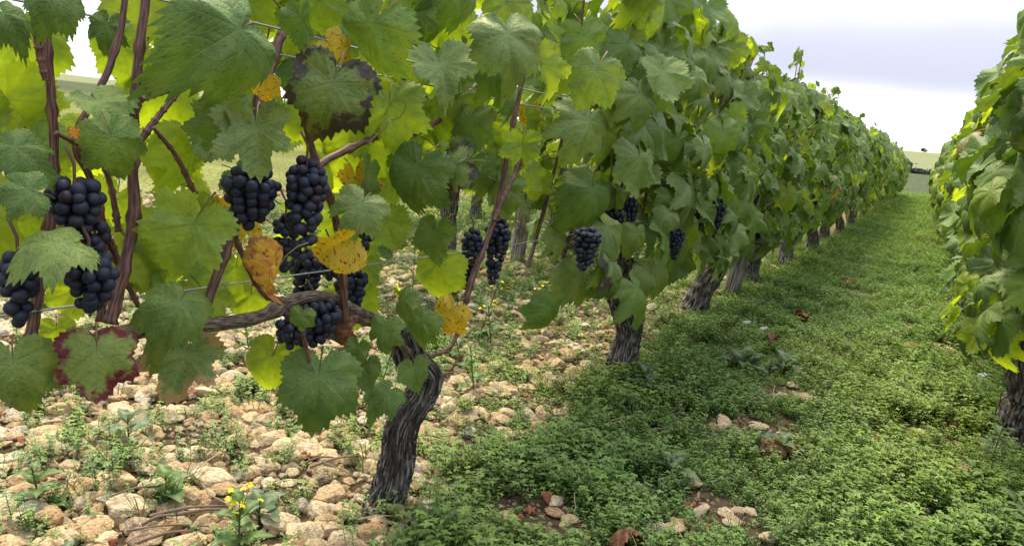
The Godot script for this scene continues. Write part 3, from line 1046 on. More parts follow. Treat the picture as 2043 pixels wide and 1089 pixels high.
		["pale_green", Vector3(-0.620, 0.855, -1.091), 0.084, 80, 2, -15],
		["yellow_green", Vector3(-0.700, 0.496, -0.408), 0.040, 50, 13, 0],
		["shade_green", Vector3(-0.720, 0.727, -0.508), 0.043, 55, 17, 0]
	]:
		var yaw := deg_to_rad(h[3])
		var el := deg_to_rad(clampf(h[4], -60.0, 80.0))
		var n := Vector3(cos(yaw) * cos(el), sin(el), sin(yaw) * cos(el))
		var b := facing(n, deg_to_rad(h[5] - 6.8))
		var size: float = h[2] * 0.98
		var mesh := leaf_near[19] if h[0] in ["orange", "yellow"] else leaf_near[18] if h[2] > 0.1 and h[0] in ["shade_green", "purple_edge", "red_edge", "tan_edge"] else leaf_near[rng.randi() % 18]
		var o := put("leaf", mesh, M[h[0]], near if h[1].z > -0.52 else one, Transform3D(b * Basis.from_scale(Vector3.ONE * size), h[1] + b.y * size * 0.14))
		var said = {"red_edge": "green leaf with a wine red edge", "tan_edge": "dark green leaf with a tan dried edge", "purple_edge": "green leaf with purple brown edge", "yellow": "yellow leaf", "orange": "folded orange and yellow leaf", "gold": "bright yellow leaf", "brown": "dry brown leaf", "spotted": "yellow leaf with brown spots", "red": "small red leaf", "pale": "leaf covered with white cobweb"}.get(h[0])
		if said:
			o.set_meta("label", said)
	for i in 16:
		var foot := Vector3(ROW + rand(-0.02, 0.1), rand(0.5, 1.0), rand(-1.4, -0.45))
		var curl := PackedVector3Array()
		var away := Vector3(rand(-0.3, 1), rand(-0.6, 0.6), rand(-1, 1)).normalized()
		for k in 14:
			var t := k / 13.0
			curl.append(foot + away * 0.08 * t + Vector3(cos(t * 14.0), sin(t * 14.0), 0.3 * sin(t * 9.0)) * 0.011 * t * t)
		put("tendril", tube(curl, taper(14, 0.0011, 0.0006), 5), M.cane, near if foot.z > -0.52 else one)
	# leaves further back in the same two vines
	for i in 540:
		var z := rand(-1.62, -0.12)
		var y := lerpf(0.40, 1.28, rng.randf())
		var x := ROW + (rand(-0.22, -0.03) if rng.randf() < 0.9 or y < 0.75 else rand(0.02, 0.09))
		var q := Vector3(x, y, z)
		var kind := leaf_pick("yellowing_lit")
		if rng.randf() < 0.12:
			kind = "shade_green"
		if z > -0.62 and y < 0.52:
			continue
		if gap(q) or gap(q + Vector3(0, 0, 0.04)) or gap(q - Vector3(0, 0.05, 0)):
			continue
		place_leaf(near if z > -0.52 else one, q, Vector3(1.0, rand(-0.2, 0.8), rand(-0.6, 1.0)), rand(-0.7, 0.7), rand(0.05, 0.1), kind, leaf_near)
	var bunches := [
		[Vector3(-0.640, 0.587, -0.427), 0.051, 0.047, 0],
		[Vector3(-0.640, 0.549, -0.446), 0.031, 0.036, 0],
		[Vector3(-0.620, 0.525, -0.428), 0.050, 0.047, 0],
		[Vector3(-0.660, 0.523, -0.391), 0.036, 0.059, 0],
		[Vector3(-0.640, 0.598, -0.625), 0.065, 0.059, 1],
		[Vector3(-0.600, 0.616, -0.668), 0.051, 0.102, 1],
		[Vector3(-0.680, 0.541, -0.726), 0.037, 0.067, 1],
		[Vector3(-0.700, 0.548, -0.910), 0.040, 0.065, 1],
		[Vector3(-0.740, 0.471, -0.834), 0.049, 0.063, 1],
		[Vector3(-0.700, 0.414, -0.809), 0.081, 0.054, 1],
		[Vector3(-0.760, 0.432, -0.959), 0.054, 0.070, 1],
		[Vector3(-0.680, 0.400, -0.746), 0.045, 0.035, 1],
		[Vector3(-0.740, 0.473, -0.884), 0.044, 0.044, 1],
		[Vector3(-0.720, 0.483, -1.256), 0.046, 0.093, 1],
		[Vector3(-0.700, 0.504, -1.313), 0.051, 0.112, 1],
		[Vector3(-0.720, 0.412, -1.252), 0.037, 0.037, 1],
		[Vector3(-0.550, 0.517, -1.393), 0.065, 0.086, 2],
		[Vector3(-0.550, 0.481, -2.027), 0.047, 0.086, 3],
		[Vector3(-0.550, 0.550, -2.446), 0.052, 0.114, 3],
		[Vector3(-0.680, 0.389, -3.410), 0.064, 0.085, 3],
		[Vector3(-0.680, 0.377, -3.992), 0.086, 0.111, 3],
	]
	for i in bunches.size():
		var g = bunches[i]
		if g[3] < 2:
			bunch(near if g[3] == 0 else one, g[0] + Vector3(0, 0.01, 0), g[1] * 1.04, g[2] * 1.16, true, 600 + i)
	# -- the vines that follow: a dense hedge
	var said := [
		"leafy grapevine with thick gnarled trunk bare at mid picture beside the open gap",
		"grapevine with short fat twisted trunk just in front of the leaning grey post",
		"grapevine right behind the leaning grey post of the left row",
		"third grapevine beyond the leaning grey post in the left row",
	]
	var zs := [-2.148, -3.327, -4.35, -5.45]
	var spots := [
		PackedVector3Array([Vector3(-0.69, -0.04, -2.13), Vector3(-0.69, 0.06, -2.15), Vector3(-0.685, 0.14, -2.17), Vector3(-0.70, 0.21, -2.15), Vector3(-0.71, 0.28, -2.12), Vector3(-0.71, 0.36, -2.13)]),
		PackedVector3Array([Vector3(-0.79, -0.04, -3.28), Vector3(-0.77, 0.05, -3.31), Vector3(-0.75, 0.13, -3.33), Vector3(-0.72, 0.20, -3.36), Vector3(-0.73, 0.27, -3.34), Vector3(-0.74, 0.38, -3.33)]),
	]
	for i in 40:
		var z: float = zs[i] if i < 4 else -5.45 - 1.06 * (i - 3)
		if z < -23.0:
			break
		var at := Vector3(ROW + rand(-0.03, 0.02), 0, z)
		var label: String = said[i] if i < 4 else "%s grapevine of the left row, counted from the twisted grey trunk" % ORDINAL[i + 1] if i < 14 else "small distant grapevine in the far stretch of the left row"
		var v := thing("grapevine", label, "grapevine", Vector3(0, lift(z), 0), "grapevines of the left row" if i < 4 else "middle vines of the left row" if i < 14 else "far vines of the left row")
		var detail := 0 if i < 1 else 1 if i < 9 else 2
		if i < 2:
			trunk(v, spots[i], [0.052, 0.040, 0.034, 0.041, 0.046, 0.038] if i == 0 else [0.066, 0.058, 0.046, 0.036, 0.040, 0.038], 0 if i == 0 else 1)
		else:
			var lean := rand(-0.08, 0.08)
			trunk(v, PackedVector3Array([at + Vector3(0, -0.04, 0), at + Vector3(rand(-0.03, 0.03), 0.1, lean * 0.5), at + Vector3(rand(-0.04, 0.04), 0.22, lean), at + Vector3(0, 0.38, lean * 0.6)]), [0.06, 0.043, 0.037, 0.042], 1 if i < 6 else 2)
		if detail < 2:
			var cz := at.z
			put("cordon", tube(smooth_path(PackedVector3Array([at + Vector3(0, 0.35, 0), Vector3(at.x + 0.01, 0.42, cz + 0.12), Vector3(at.x, 0.41, cz + 0.5)]), 10), taper(11, 0.016, 0.008), 8, 0.3), M.cordon, v)
			put("cordon", tube(smooth_path(PackedVector3Array([at + Vector3(0, 0.35, 0), Vector3(at.x - 0.01, 0.42, cz - 0.12), Vector3(at.x, 0.41, cz - 0.5)]), 10), taper(11, 0.016, 0.008), 8, 0.3), M.cordon, v)
		leafy_vine(v, at, {"detail": detail, "low": 0.40 if i == 0 else 0.36, "top": (1.03 if i < 3 else 1.08) + rand(-0.04, 0.05), "shoots": 10 if detail < 2 else 6, "extra": 260 if detail == 0 else 165 if detail == 1 else 90, "size": 0.104 if detail < 2 else 0.15, "half": 0.17, "span": 1.16 if i else 1.22})
		if i < 10:
			for k in 3:
				bunch(v, Vector3(at.x + rand(0.04, 0.13), rand(0.46, 0.56), at.z + rand(-0.4, 0.4)), rand(0.05, 0.065), rand(0.085, 0.12), false, 700 + i * 5 + k)
	for i in bunches.size():
		var g = bunches[i]
		if g[3] >= 2:
			bunch(get_node("grapevine_%03d" % int(g[3])), g[0], g[1], g[2], false, 800 + i)


func build_right_row() -> void:
	var said := [
		"grapevine with dark rugged trunk at the right edge of the picture",
		"grapevine behind the pale yellow green shoot in the right row",
		"grapevine beyond the flat stones at the edge of the right row",
	]
	for i in 40:
		var z := -2.44 - 1.07 * i
		if z < -23.0:
			break
		var at := Vector3(RIGHT_ROW + rand(-0.02, 0.02), 0, z)
		var label: String = said[i] if i < 3 else "%s grapevine of the right row, counted from the right edge trunk" % ORDINAL[i] if i < 14 else "small distant grapevine in the far stretch of the right row"
		var v := thing("grapevine", label, "grapevine", Vector3(0, lift(z), 0), "grapevines of the right row" if i < 3 else "middle vines of the right row" if i < 14 else "far vines of the right row")
		var detail := 0 if i < 2 else 1 if i < 8 else 2
		if i == 0:
			trunk(v, PackedVector3Array([Vector3(0.33, -0.04, -2.42), Vector3(0.335, 0.07, -2.44), Vector3(0.345, 0.15, -2.43), Vector3(0.325, 0.24, -2.40), Vector3(0.31, 0.33, -2.44), Vector3(0.33, 0.4, -2.46)]), [0.075, 0.062, 0.058, 0.055, 0.045, 0.04], 0)
		else:
			trunk(v, PackedVector3Array([at + Vector3(0, -0.04, 0), at + Vector3(rand(-0.03, 0.03), 0.1, 0.03), at + Vector3(rand(-0.04, 0.04), 0.22, -0.02), at + Vector3(0, 0.38, 0)]), [0.07, 0.05, 0.045, 0.05], 1 if i < 4 else 2)
		leafy_vine(v, at, {"detail": detail, "low": 0.34 if i else 0.44, "top": 1.15 + rand(-0.05, 0.06), "lane": -1.0, "style": "half_yellowing_lit", "shoots": 10 if detail < 2 else 6, "extra": 200 if detail == 0 else 150 if detail == 1 else 90, "size": 0.104 if detail < 2 else 0.15, "half": 0.16, "span": 1.16})
		if i < 6:
			bunch(v, Vector3(at.x - rand(0.02, 0.09), rand(0.42, 0.5), at.z + rand(-0.4, 0.4)), 0.055, 0.1, false, 900 + i)
		if i == 0:
			for k in 16:
				var q := Vector3(0.19 + rand(-0.06, 0.06), 0.40 + rand(-0.07, 0.07), -2.2 + rand(-0.1, 0.1))
				place_leaf(v, q, Vector3(-0.8, rand(0.2, 1.0), rand(-0.2, 1.0)), rand(-0.8, 0.8), rand(0.05, 0.095), "lit_lime_yellow" if k < 9 else "shade_green", leaf_near)
	# the vine on this side of it: only its far end reaches into the picture
	var n := thing("grapevine", "foremost grapevine of the right row, nearly all beyond the right edge", "grapevine", Vector3.ZERO, "grapevines of the right row")
	trunk(n, PackedVector3Array([Vector3(0.34, -0.04, -1.36), Vector3(0.36, 0.12, -1.37), Vector3(0.34, 0.38, -1.36)]), [0.06, 0.045, 0.045], 1)
	leafy_vine(n, Vector3(0.40, 0, -1.45), {"detail": 0, "low": 0.4, "top": 1.04, "lane": -1.0, "style": "half_yellowing_lit", "shoots": 8, "extra": 90, "half": 0.1, "span": 0.9})


func build_rows_behind() -> void:
	var said := ["grapevine with slim dark trunk seen through the gap, in the row behind", "grapevine of the row behind, its lit leaves showing over the two bunches", "grapevine of the row behind, mostly hidden by the dense left row"]
	for i in 5:
		var at := Vector3(BEHIND + rand(-0.03, 0.03), 0, -2.91 - 1.07 * i)
		var v := thing("grapevine", said[mini(i, 2)], "grapevine", Vector3.ZERO, "vines of the row behind")
		trunk(v, PackedVector3Array([at + Vector3(0, -0.04, 0), at + Vector3(0.02, 0.12, 0.02), at + Vector3(-0.02, 0.26, -0.02), at + Vector3(0, 0.5, 0)]), [0.05, 0.036, 0.034, 0.036], 1)
		leafy_vine(v, at, {"detail": 1, "low": 0.48, "top": 1.24, "style": "yellowing_lit", "shoots": 8, "extra": 80, "half": 0.16})
	for i in 5:
		var at := Vector3(-2.86, 0, -3.9 - 1.07 * i)
		var v := thing("grapevine", "leafy grapevine two rows back, glimpsed through the gaps", "grapevine", Vector3.ZERO, "vines two rows back")
		trunk(v, PackedVector3Array([at + Vector3(0, -0.04, 0), at + Vector3(0.02, 0.14, 0.02), at + Vector3(0, 0.45, 0)]), [0.05, 0.036, 0.036], 2)
		leafy_vine(v, at, {"detail": 1, "low": 0.45, "top": 1.24, "style": "yellowing_lit", "shoots": 7, "extra": 60, "half": 0.16})


func build_wires_and_posts() -> void:
	var p := thing("vine_post", "leaning weathered grey wooden post between two trunks of the left row", "post", Vector3(-0.735, 0, -3.86))
	put("stake", tube(PackedVector3Array([Vector3(-0.01, -0.05, 0.02), Vector3(0.0, 0.1, 0), Vector3(0.01, 0.5, -0.09), Vector3(0.02, 0.85, -0.16)]), PackedFloat32Array([0.04, 0.038, 0.036, 0.034]), 24, 0.15, 0.18, 2.0), M.post, p)
	var q := thing("vine_post", "grey wooden post standing behind the gap and the two hanging bunches", "post", Vector3(-1.8, 0, -3.62))
	put("stake", tube(PackedVector3Array([Vector3(0, -0.05, 0), Vector3(0, 0.5, 0), Vector3(0.01, 1.3, 0)]), PackedFloat32Array([0.04, 0.038, 0.036]), 20, 0.15, 0.18, 2.0), M.post, q)
	var w := [[ROW, 0.455, "taut lower trellis wire above the trunks of the left row"], [ROW - 0.02, 0.735, "dark middle trellis wire crossing the canes of the left row"], [ROW + 0.02, 0.76, "second middle trellis wire just above its twin in the left row"], [ROW, 1.1, "top trellis wire inside the crown of the left row"], [RIGHT_ROW, 0.45, "lower trellis wire of the right row"], [RIGHT_ROW, 0.78, "middle trellis wire of the right row"]]
	for k in w:
		var t := thing("trellis_wire", k[2], "wire", Vector3(k[0], k[1], 0), "trellis wires")
		var path := PackedVector3Array()
		for i in 26:
			path.append(Vector3(0.004 * sin(i * 1.3), 0.006 * sin(i * 2.1) + lift(0.6 - i), 0.6 - i))
		put("strand", tube(path, taper(26, 0.0013, 0.0013), 5), M.wire, t)


# ------------------------------------------------------------------ stones

func stony(x: float, z: float) -> float:
	# how thickly the stones lie, 0 to 1
	var edge := -0.62 + 0.12 * bump.get_noise_2d(z * 1.1, 5.0) - 0.12 * smoothstep(-1.2, -3.0, z)
	var s := smoothstep(edge + 0.05, edge - 0.12, x)
	s *= 0.95 + 0.45 * bump.get_noise_2d(x * 2.3, z * 2.3)
	s *= lerpf(1.0, 0.55, smoothstep(-1.8, -4.5, z))
	return clampf(s, 0.0, 1.0)


const BARE := [Vector3(-0.29, -1.34, 0.06), Vector3(-0.23, -1.47, 0.09), Vector3(-0.40, -1.47, 0.05), Vector3(-0.25, -2.04, 0.09), Vector3(-0.34, -1.98, 0.07), Vector3(-0.24, -2.40, 0.1), Vector3(0.12, -2.30, 0.1), Vector3(0.18, -2.06, 0.06), Vector3(0.12, -1.72, 0.07), Vector3(0.22, -1.84, 0.05), Vector3(-0.12, -1.36, 0.06), Vector3(0.2, -3.57, 0.12), Vector3(0.2, -8.9, 0.3), Vector3(-0.26, -4.75, 0.12), Vector3(-0.5, -1.2, 0.1)]


const WEED_SPOTS := [
	[Vector3(-0.80, 0, -0.80), "beside the yellow flowered weed"], [Vector3(-0.86, 0, -0.90), "touching a blue green weed"], [Vector3(-1.02, 0, -0.85), "against a small weed"],
	[Vector3(-1.25, 0, -0.95), "by a pale round leaved weed"], [Vector3(-1.15, 0, -0.72), "by a narrow leaved weed"], [Vector3(-0.95, 0, -0.62), "by a flat corner weed"], [Vector3(-0.78, 0, -0.70), "by the grey green rosette"],
]


func bare(x: float, z: float) -> float:
	# open patches of soil and stone in the green lane
	var most := 0.0
	for b in BARE:
		most = maxf(most, smoothstep(1.25, 0.6, Vector2(x - b.x, z - b.y).length() / (b.z * 1.0) + 0.35 * bump.get_noise_2d(x * 9.0, z * 9.0)))
	return most * 0.97


func build_stones() -> void:
	rng.seed = 90
	var named := []
	var rest := []
	for i in 14:
		rest.append([])
	var rest_tints := []
	for i in 14:
		rest_tints.append([])
	var placed := 0
	for i in 26000:
		var z := -0.25 - 6.2 * pow(rng.randf(), 1.5)
		var x := rand(-4.2, -0.42) if z < -2.0 else rand(-2.6, -0.42)
		if rng.randf() > stony(x, z):
			continue
		var big := pow(rng.randf(), 2.4)
		var r := lerpf(0.007, 0.031, big)
		var y := ground_height(x, z) + r * rand(-0.1, 0.38)
		var b := Basis.from_euler(Vector3(rand(-0.35, 0.35), rand(0, TAU), rand(-0.35, 0.35))) * Basis.from_scale(Vector3(r, r * rand(0.75, 1.1), r))
		var t := Transform3D(b, Vector3(x, y, z))
		var shape := rng.randi() % 14
		var tone: int = [0, 0, 0, 1, 1, 2, 2, 3, 4][rng.randi() % 9]
		var shown := r / t.origin.distance_to(EYE)
		named.append([shown, t, shape, tone, r])
		placed += 1
	# a few large ones that stand out
	for k in [[-1.0, -0.62, 0.042], [-0.93, -0.68, 0.034], [-1.05, -0.80, 0.036], [-1.02, -0.95, 0.036], [-0.98, -1.15, 0.034], [-0.67, -1.12, 0.032], [-1.15, -1.3, 0.036], [-0.72, -0.98, 0.02]]:
		var r: float = k[2]
		named.append([9.0, Transform3D(Basis.from_euler(Vector3(0.1, k[0] * 9.0, 0.1)) * Basis.from_scale(Vector3(r * 1.15, r * 0.75, r * 0.9)), Vector3(k[0], ground_height(k[0], k[1]) + r * 0.15, k[1])), int(r * 1000.0) % 14, 1, r])
	# single stones in the green lane and along the right row
	for k in [[0.30, -1.86, 0.032], [0.16, -1.55, 0.028], [0.2, -1.5, 0.02], [0.02, -1.52, 0.016], [0.26, -2.35, 0.02], [0.22, -2.22, 0.017], [0.28, -3.2, 0.03], [0.24, -3.3, 0.026], [0.30, -3.35, 0.03], [0.24, -5.4, 0.04], [0.28, -5.2, 0.035], [-0.25, -2.5, 0.022], [-0.31, -1.55, 0.02], [-0.1, -1.5, 0.024], [-0.2, -1.42, 0.018], [-0.22, -2.9, 0.02], [-0.12, -2.55, 0.018], [-0.35, -2.0, 0.018]]:
		var r: float = k[2]
		named.append([8.0, Transform3D(Basis.from_euler(Vector3(0.2, k[0] * 19.0, -0.15)) * Basis.from_scale(Vector3(r * 1.2, r * 0.8, r * 0.85)), Vector3(k[0], ground_height(k[0], k[1]) + r * 0.45, k[1])), int(absf(k[1]) * 1000.0) % 14, 1, r])
	for b in BARE:
		for i in 7:
			var r := rand(0.007, 0.021)
			var p := Vector3(b.x + rng.randfn(0, 0.4) * b.z, 0, b.y + rng.randfn(0, 0.4) * b.z)
			p.y = ground_height(p.x, p.z) + r * 0.4
			named.append([7.0 if r > 0.012 else 0.001, Transform3D(Basis.from_euler(Vector3(rand(-0.3, 0.3), rand(0, TAU), rand(-0.3, 0.3))) * Basis.from_scale(Vector3(r * 1.2, r * 0.8, r)), p), rng.randi() % 14, rng.randi() % 3, r])
	named.sort_custom(func(a, b): return a[0] > b[0])
	var tone_word := ["tan", "pale cream", "ochre brown", "greyish white", "dull brown"]
	for i in named.size():
		var s = named[i]
		if i < 290 and s[1].origin.x > -2.2:
			var p: Vector3 = s[1].origin
			var where := "beside the right vine row" if p.x > 0.2 else "sunk in the green lane" if p.x > -0.45 else "at the foot of the nearest trunk" if p.distance_to(Vector3(-0.74, 0, -1.08)) < 0.2 else "at the bottom left" if p.z > -0.78 else "below the front vine's leaves" if p.z > -1.15 else "behind the front vine" if p.z > -2.0 else "behind the second trunk"
			var size := "large" if s[4] > 0.034 else "medium" if s[4] > 0.024 else "small" if s[4] > 0.016 else "tiny"
			var box: Vector3 = stone_mesh[s[2]].get_aabb().size * s[1].basis.get_scale()
			var form := "flat" if box.y < 0.5 * box.x else "long" if box.x > 1.55 * box.z else "blocky" if box.y > 0.8 * box.z else "rounded"
			var with := "by the twigs" if p.distance_to(Vector3(-0.97, 0, -0.78)) < 0.12 else ""
			for q in WEED_SPOTS:
				if p.distance_to(q[0]) < 0.07:
					with = q[1]
			var label := "%s %s %s stone %s, %s" % [size, form, tone_word[s[3]], with, where] if with else "%s %s %s limestone lying %s" % [size, form, tone_word[s[3]], where]
			if label.split(" ").size() > 16:
				label = "%s %s %s limestone lying %s" % [size, form, tone_word[s[3]], where]
			var o := put("stone", stone_mesh[s[2]], M["stone%d" % s[3]], self, s[1])
			tag(o, label, "stone", label.replace("limestone lying", "stones").replace("stone ", "stones "))
		else:
			rest[s[2]].append(s[1])
			var tone: Color = [Color(0.46, 0.36, 0.235), Color(0.52, 0.43, 0.30), Color(0.40, 0.29, 0.18), Color(0.50, 0.45, 0.37), Color(0.33, 0.27, 0.20)][s[3]]
			rest_tints[s[2]].append(Color(tone.r / 0.46, tone.g / 0.36, tone.b / 0.235))
	# gravel and chips between the stones
	for i in 34000:
		var z := -0.2 - 7.5 * pow(rng.randf(), 1.4)
		var x := rand(-4.5, 0.35)
		if rng.randf() > stony(x, z) * 1.1 + 0.03 + 0.9 * bare(x, z):
			continue
		var r := lerpf(0.002, 0.009, pow(rng.randf(), 1.8)) * lerpf(1.0, 2.2, smoothstep(-2.0, -5.0, z))
		var b := Basis.from_euler(Vector3(rand(0, TAU), rand(0, TAU), rand(0, TAU))) * Basis.from_scale(Vector3(r, r * 0.8, r))
		var k := rng.randi() % 14
		rest[k].append(Transform3D(b, Vector3(x, ground_height(x, z) + r * 0.3, z)))
		rest_tints[k].append(Color(1, 1, 1) * rand(0.7, 1.15))
	for b in BARE:
		for i in 150:
			var r := lerpf(0.0015, 0.007, pow(rng.randf(), 1.6))
			var p := Vector3(b.x + rng.randfn(0, 0.55) * b.z, 0, b.y + rng.randfn(0, 0.55) * b.z)
			p.y = ground_height(p.x, p.z) + r * 0.2
			var k := rng.randi() % 14
			rest[k].append(Transform3D(Basis.from_euler(Vector3(rand(0, TAU), rand(0, TAU), rand(0, TAU))) * Basis.from_scale(Vector3(r, r * 0.8, r)), p))
			rest_tints[k].append(Color(1, 1, 1) * rand(0.45, 1.1))
	var bed := Node3D.new()
	bed.name = "gravel"
	bed.set_meta("kind", "stuff")
	bed.set_meta("label", "small limestone chips and gravel between the stones")
	add_child(bed)
	for i in 14:
		if rest[i].size():
			scatter("chips", stone_mesh[i], M.stone0, bed, rest[i], rest_tints[i])


# ------------------------------------------------------------------ plants on the ground

func blade_into(v: PackedVector3Array, f: PackedInt32Array, c: PackedColorArray, at: Vector3, dir: Vector3, up: Vector3, long: float, wide: float, bend: float, tone: Color) -> void:
	# a small leaf folded along its midrib: 4 triangles each side of the fold
	var side := dir.cross(up).normalized()
	var n := v.size()
	var lift := up * wide * 0.25
	v.append_array(PackedVector3Array([at, at + dir * long * 0.35 + side * wide * 0.5 + lift, at + dir * long * 0.35 - side * wide * 0.5 + lift, at + dir * long * 0.4, at + dir * long * 0.72 + side * wide * 0.36 + lift - up * bend * long * 0.4, at + dir * long * 0.72 - side * wide * 0.36 + lift - up * bend * long * 0.4, at + dir * long - up * bend * long]))
	for i in 7:
		c.append(tone)
	f.append_array(PackedInt32Array([n, n + 1, n + 3, n, n + 3, n + 2, n + 3, n + 1, n + 4, n + 3, n + 5, n + 2, n + 3, n + 4, n + 6, n + 3, n + 6, n + 5]))


func stem_into(v: PackedVector3Array, f: PackedInt32Array, c: PackedColorArray, a: Vector3, b: Vector3, r: float, tone: Color) -> void:
	var n := v.size()
	var d := (b - a).normalized()
	var s := d.cross(Vector3(0.31, 0.2, 0.93)).normalized() * r
	var o := d.cross(s).normalized() * r
	v.append_array(PackedVector3Array([a + s, a - s * 0.5 + o * 0.87, a - s * 0.5 - o * 0.87, b + s * 0.6, b - s * 0.3 + o * 0.5, b - s * 0.3 - o * 0.5]))
	for i in 6:
		c.append(tone)
	for k in 3:
		var k2 := (k + 1) % 3
		f.append_array(PackedInt32Array([n + k, n + 3 + k, n + k2, n + k2, n + 3 + k, n + 3 + k2]))


func clump_shape(seed_: int, stems: int, spread: float, tall: float, leaf: float, pairs: int, ratio: float) -> ArrayMesh:
	rng.seed = seed_
	var v := PackedVector3Array()
	var f := PackedInt32Array()
	var c := PackedColorArray()
	for s in stems:
		var foot := Vector3(rand(-1, 1), 0, rand(-1, 1)) * spread * 0.6
		var top := foot + Vector3(rand(-1, 1) * spread * 0.7, tall * rand(0.6, 1.15), rand(-1, 1) * spread * 0.7)
		stem_into(v, f, c, foot, top, 0.0009, Color(0.10, 0.13, 0.05))
		var turn := rand(0, TAU)
		for k in pairs:
			var t := (k + 1.0) / pairs
			var p := foot.lerp(top, t)
			turn += 1.57 + rand(-0.3, 0.3)
			var young := t * t
			var tone := Color(0.10, 0.185, 0.04).lerp(Color(0.185, 0.29, 0.06), young) * rand(0.75, 1.25)
			for h in 2 if k < pairs - 1 else 4:
				var a := turn + (PI if k < pairs - 1 else PI / 2.0) * h
				var d := Vector3(cos(a), rand(-0.1, 0.4) + young * 0.15, sin(a)).normalized()
				var l := leaf * rand(0.75, 1.2) * (1.0 - 0.35 * young)
				blade_into(v, f, c, p, d, Vector3(-d.x * d.y, 1.0, -d.z * d.y).normalized(), l, l * ratio, rand(0.0, 0.35), tone)
	return solid(v, PackedVector2Array(), f, c)


func grass_shape(seed_: int, blades: int, tall: float) -> ArrayMesh:
	rng.seed = seed_
	var v := PackedVector3Array()
	var f := PackedInt32Array()
	var c := PackedColorArray()
	for i in blades:
		var a := rand(0, TAU)
		var d := Vector3(cos(a) * rand(0.2, 0.8), 1.0, sin(a) * rand(0.2, 0.8)).normalized()
		blade_into(v, f, c, Vector3(cos(a), 0, sin(a)) * 0.008, d, Vector3(cos(a), 0.2, sin(a)), tall * rand(0.5, 1.1), 0.003, -0.35, Color(0.09, 0.15, 0.035) * rand(0.8, 1.3))
	return solid(v, PackedVector2Array(), f, c)


func build_ground_cover() -> void:
	var kinds := []
	for i in 4:
		kinds.append(clump_shape(1000 + i, 8, 0.045, 0.055, 0.0145, 4, 0.72))
	for i in 3:
		kinds.append(clump_shape(1010 + i, 12, 0.05, 0.034, 0.0095, 4, 0.9))
	for i in 2:
		kinds.append(clump_shape(1020 + i, 5, 0.035, 0.09, 0.019, 7, 0.5))
	for i in 2:
		kinds.append(grass_shape(1030 + i, 9, 0.08))
	rng.seed = 77
	var places := []
	var tints := []
	for i in kinds.size():
		places.append([])
		tints.append([])
	# thick on the lane, thin among the stones
	for i in 95000:
		var z := -0.5 - 31.0 * pow(rng.randf(), 2.0)
		var x := 0.0
		var want := 1.0
		var q := rng.randf()
		if q < 0.66:
			x = rand(-0.75, 0.6)
			want = clampf(1.0 - stony(x, z) * 1.35 + 0.3 * bump.get_noise_2d(x * 6.0, z * 6.0), 0.02, 1.0) * lerpf(1.0, 0.45, smoothstep(-0.4, -0.62, x))
			want *= smoothstep(-0.62, -0.18, bump.get_noise_2d(x * 3.0 + 50.0, z * 3.0))
			want *= 1.0 - bare(x, z)
		else:
			x = rand(-3.8, -0.6)
			z = -0.5 - 8.0 * pow(rng.randf(), 1.3)
			if z < -9.0:
				continue
			want = 0.17 + 0.4 * smoothstep(0.0, 0.35, bump.get_noise_2d(x * 1.7 + 9.0, z * 1.7)) * smoothstep(-1.2, -2.2, z) + 0.4 * smoothstep(-2.2, -4.5, z)
		if rng.randf() > want:
			continue
		var patch := bump.get_noise_2d(x * 1.1 + 70.0, z * 1.1)
		var kind := rng.randi() % 4
		if patch > 0.08:
			kind = 4 + rng.randi() % 3
		if rng.randf() < 0.24:
			kind = 7 + rng.randi() % 2
		if rng.randf() < 0.14:
			kind = 9 + rng.randi() % 2
		var s := rand(0.5, 1.0) * (1.0 + 0.34 * bump.get_noise_2d(x * 2.2 + 33.0, z * 2.2)) * (1.0 - 0.5 * bare(x, z)) * lerpf(0.95, 2.0, smoothstep(-4.0, -20.0, z))
		var side := smoothstep(0.35, 0.0, absf(x + 0.25))
		s *= lerpf(1.0, 0.66, side)
		if x < -0.7:
			s *= 0.85
		var b := Basis.from_euler(Vector3(rand(-0.15, 0.15), rand(0, TAU), rand(-0.15, 0.15))) * Basis.from_scale(Vector3.ONE * s)
		places[kind].append(Transform3D(b, Vector3(x, ground_height(x, z) - 0.002, z)))
		var lush := bump.get_noise_2d(x * 0.9, z * 0.9 + 20.0)
		tints[kind].append(Color(1.0 + 0.35 * lush, 1.0 + 0.15 * lush, 1.0) * rand(0.8, 1.2))
	var cover := Node3D.new()
	cover.name = "ground_cover"
	cover.set_meta("kind", "stuff")
	cover.set_meta("label", "low green weeds carpeting the lane between the rows")
	add_child(cover)
	for i in kinds.size():
		if places[i].size():
			scatter("weeds", kinds[i], M.weed, cover, places[i], tints[i])


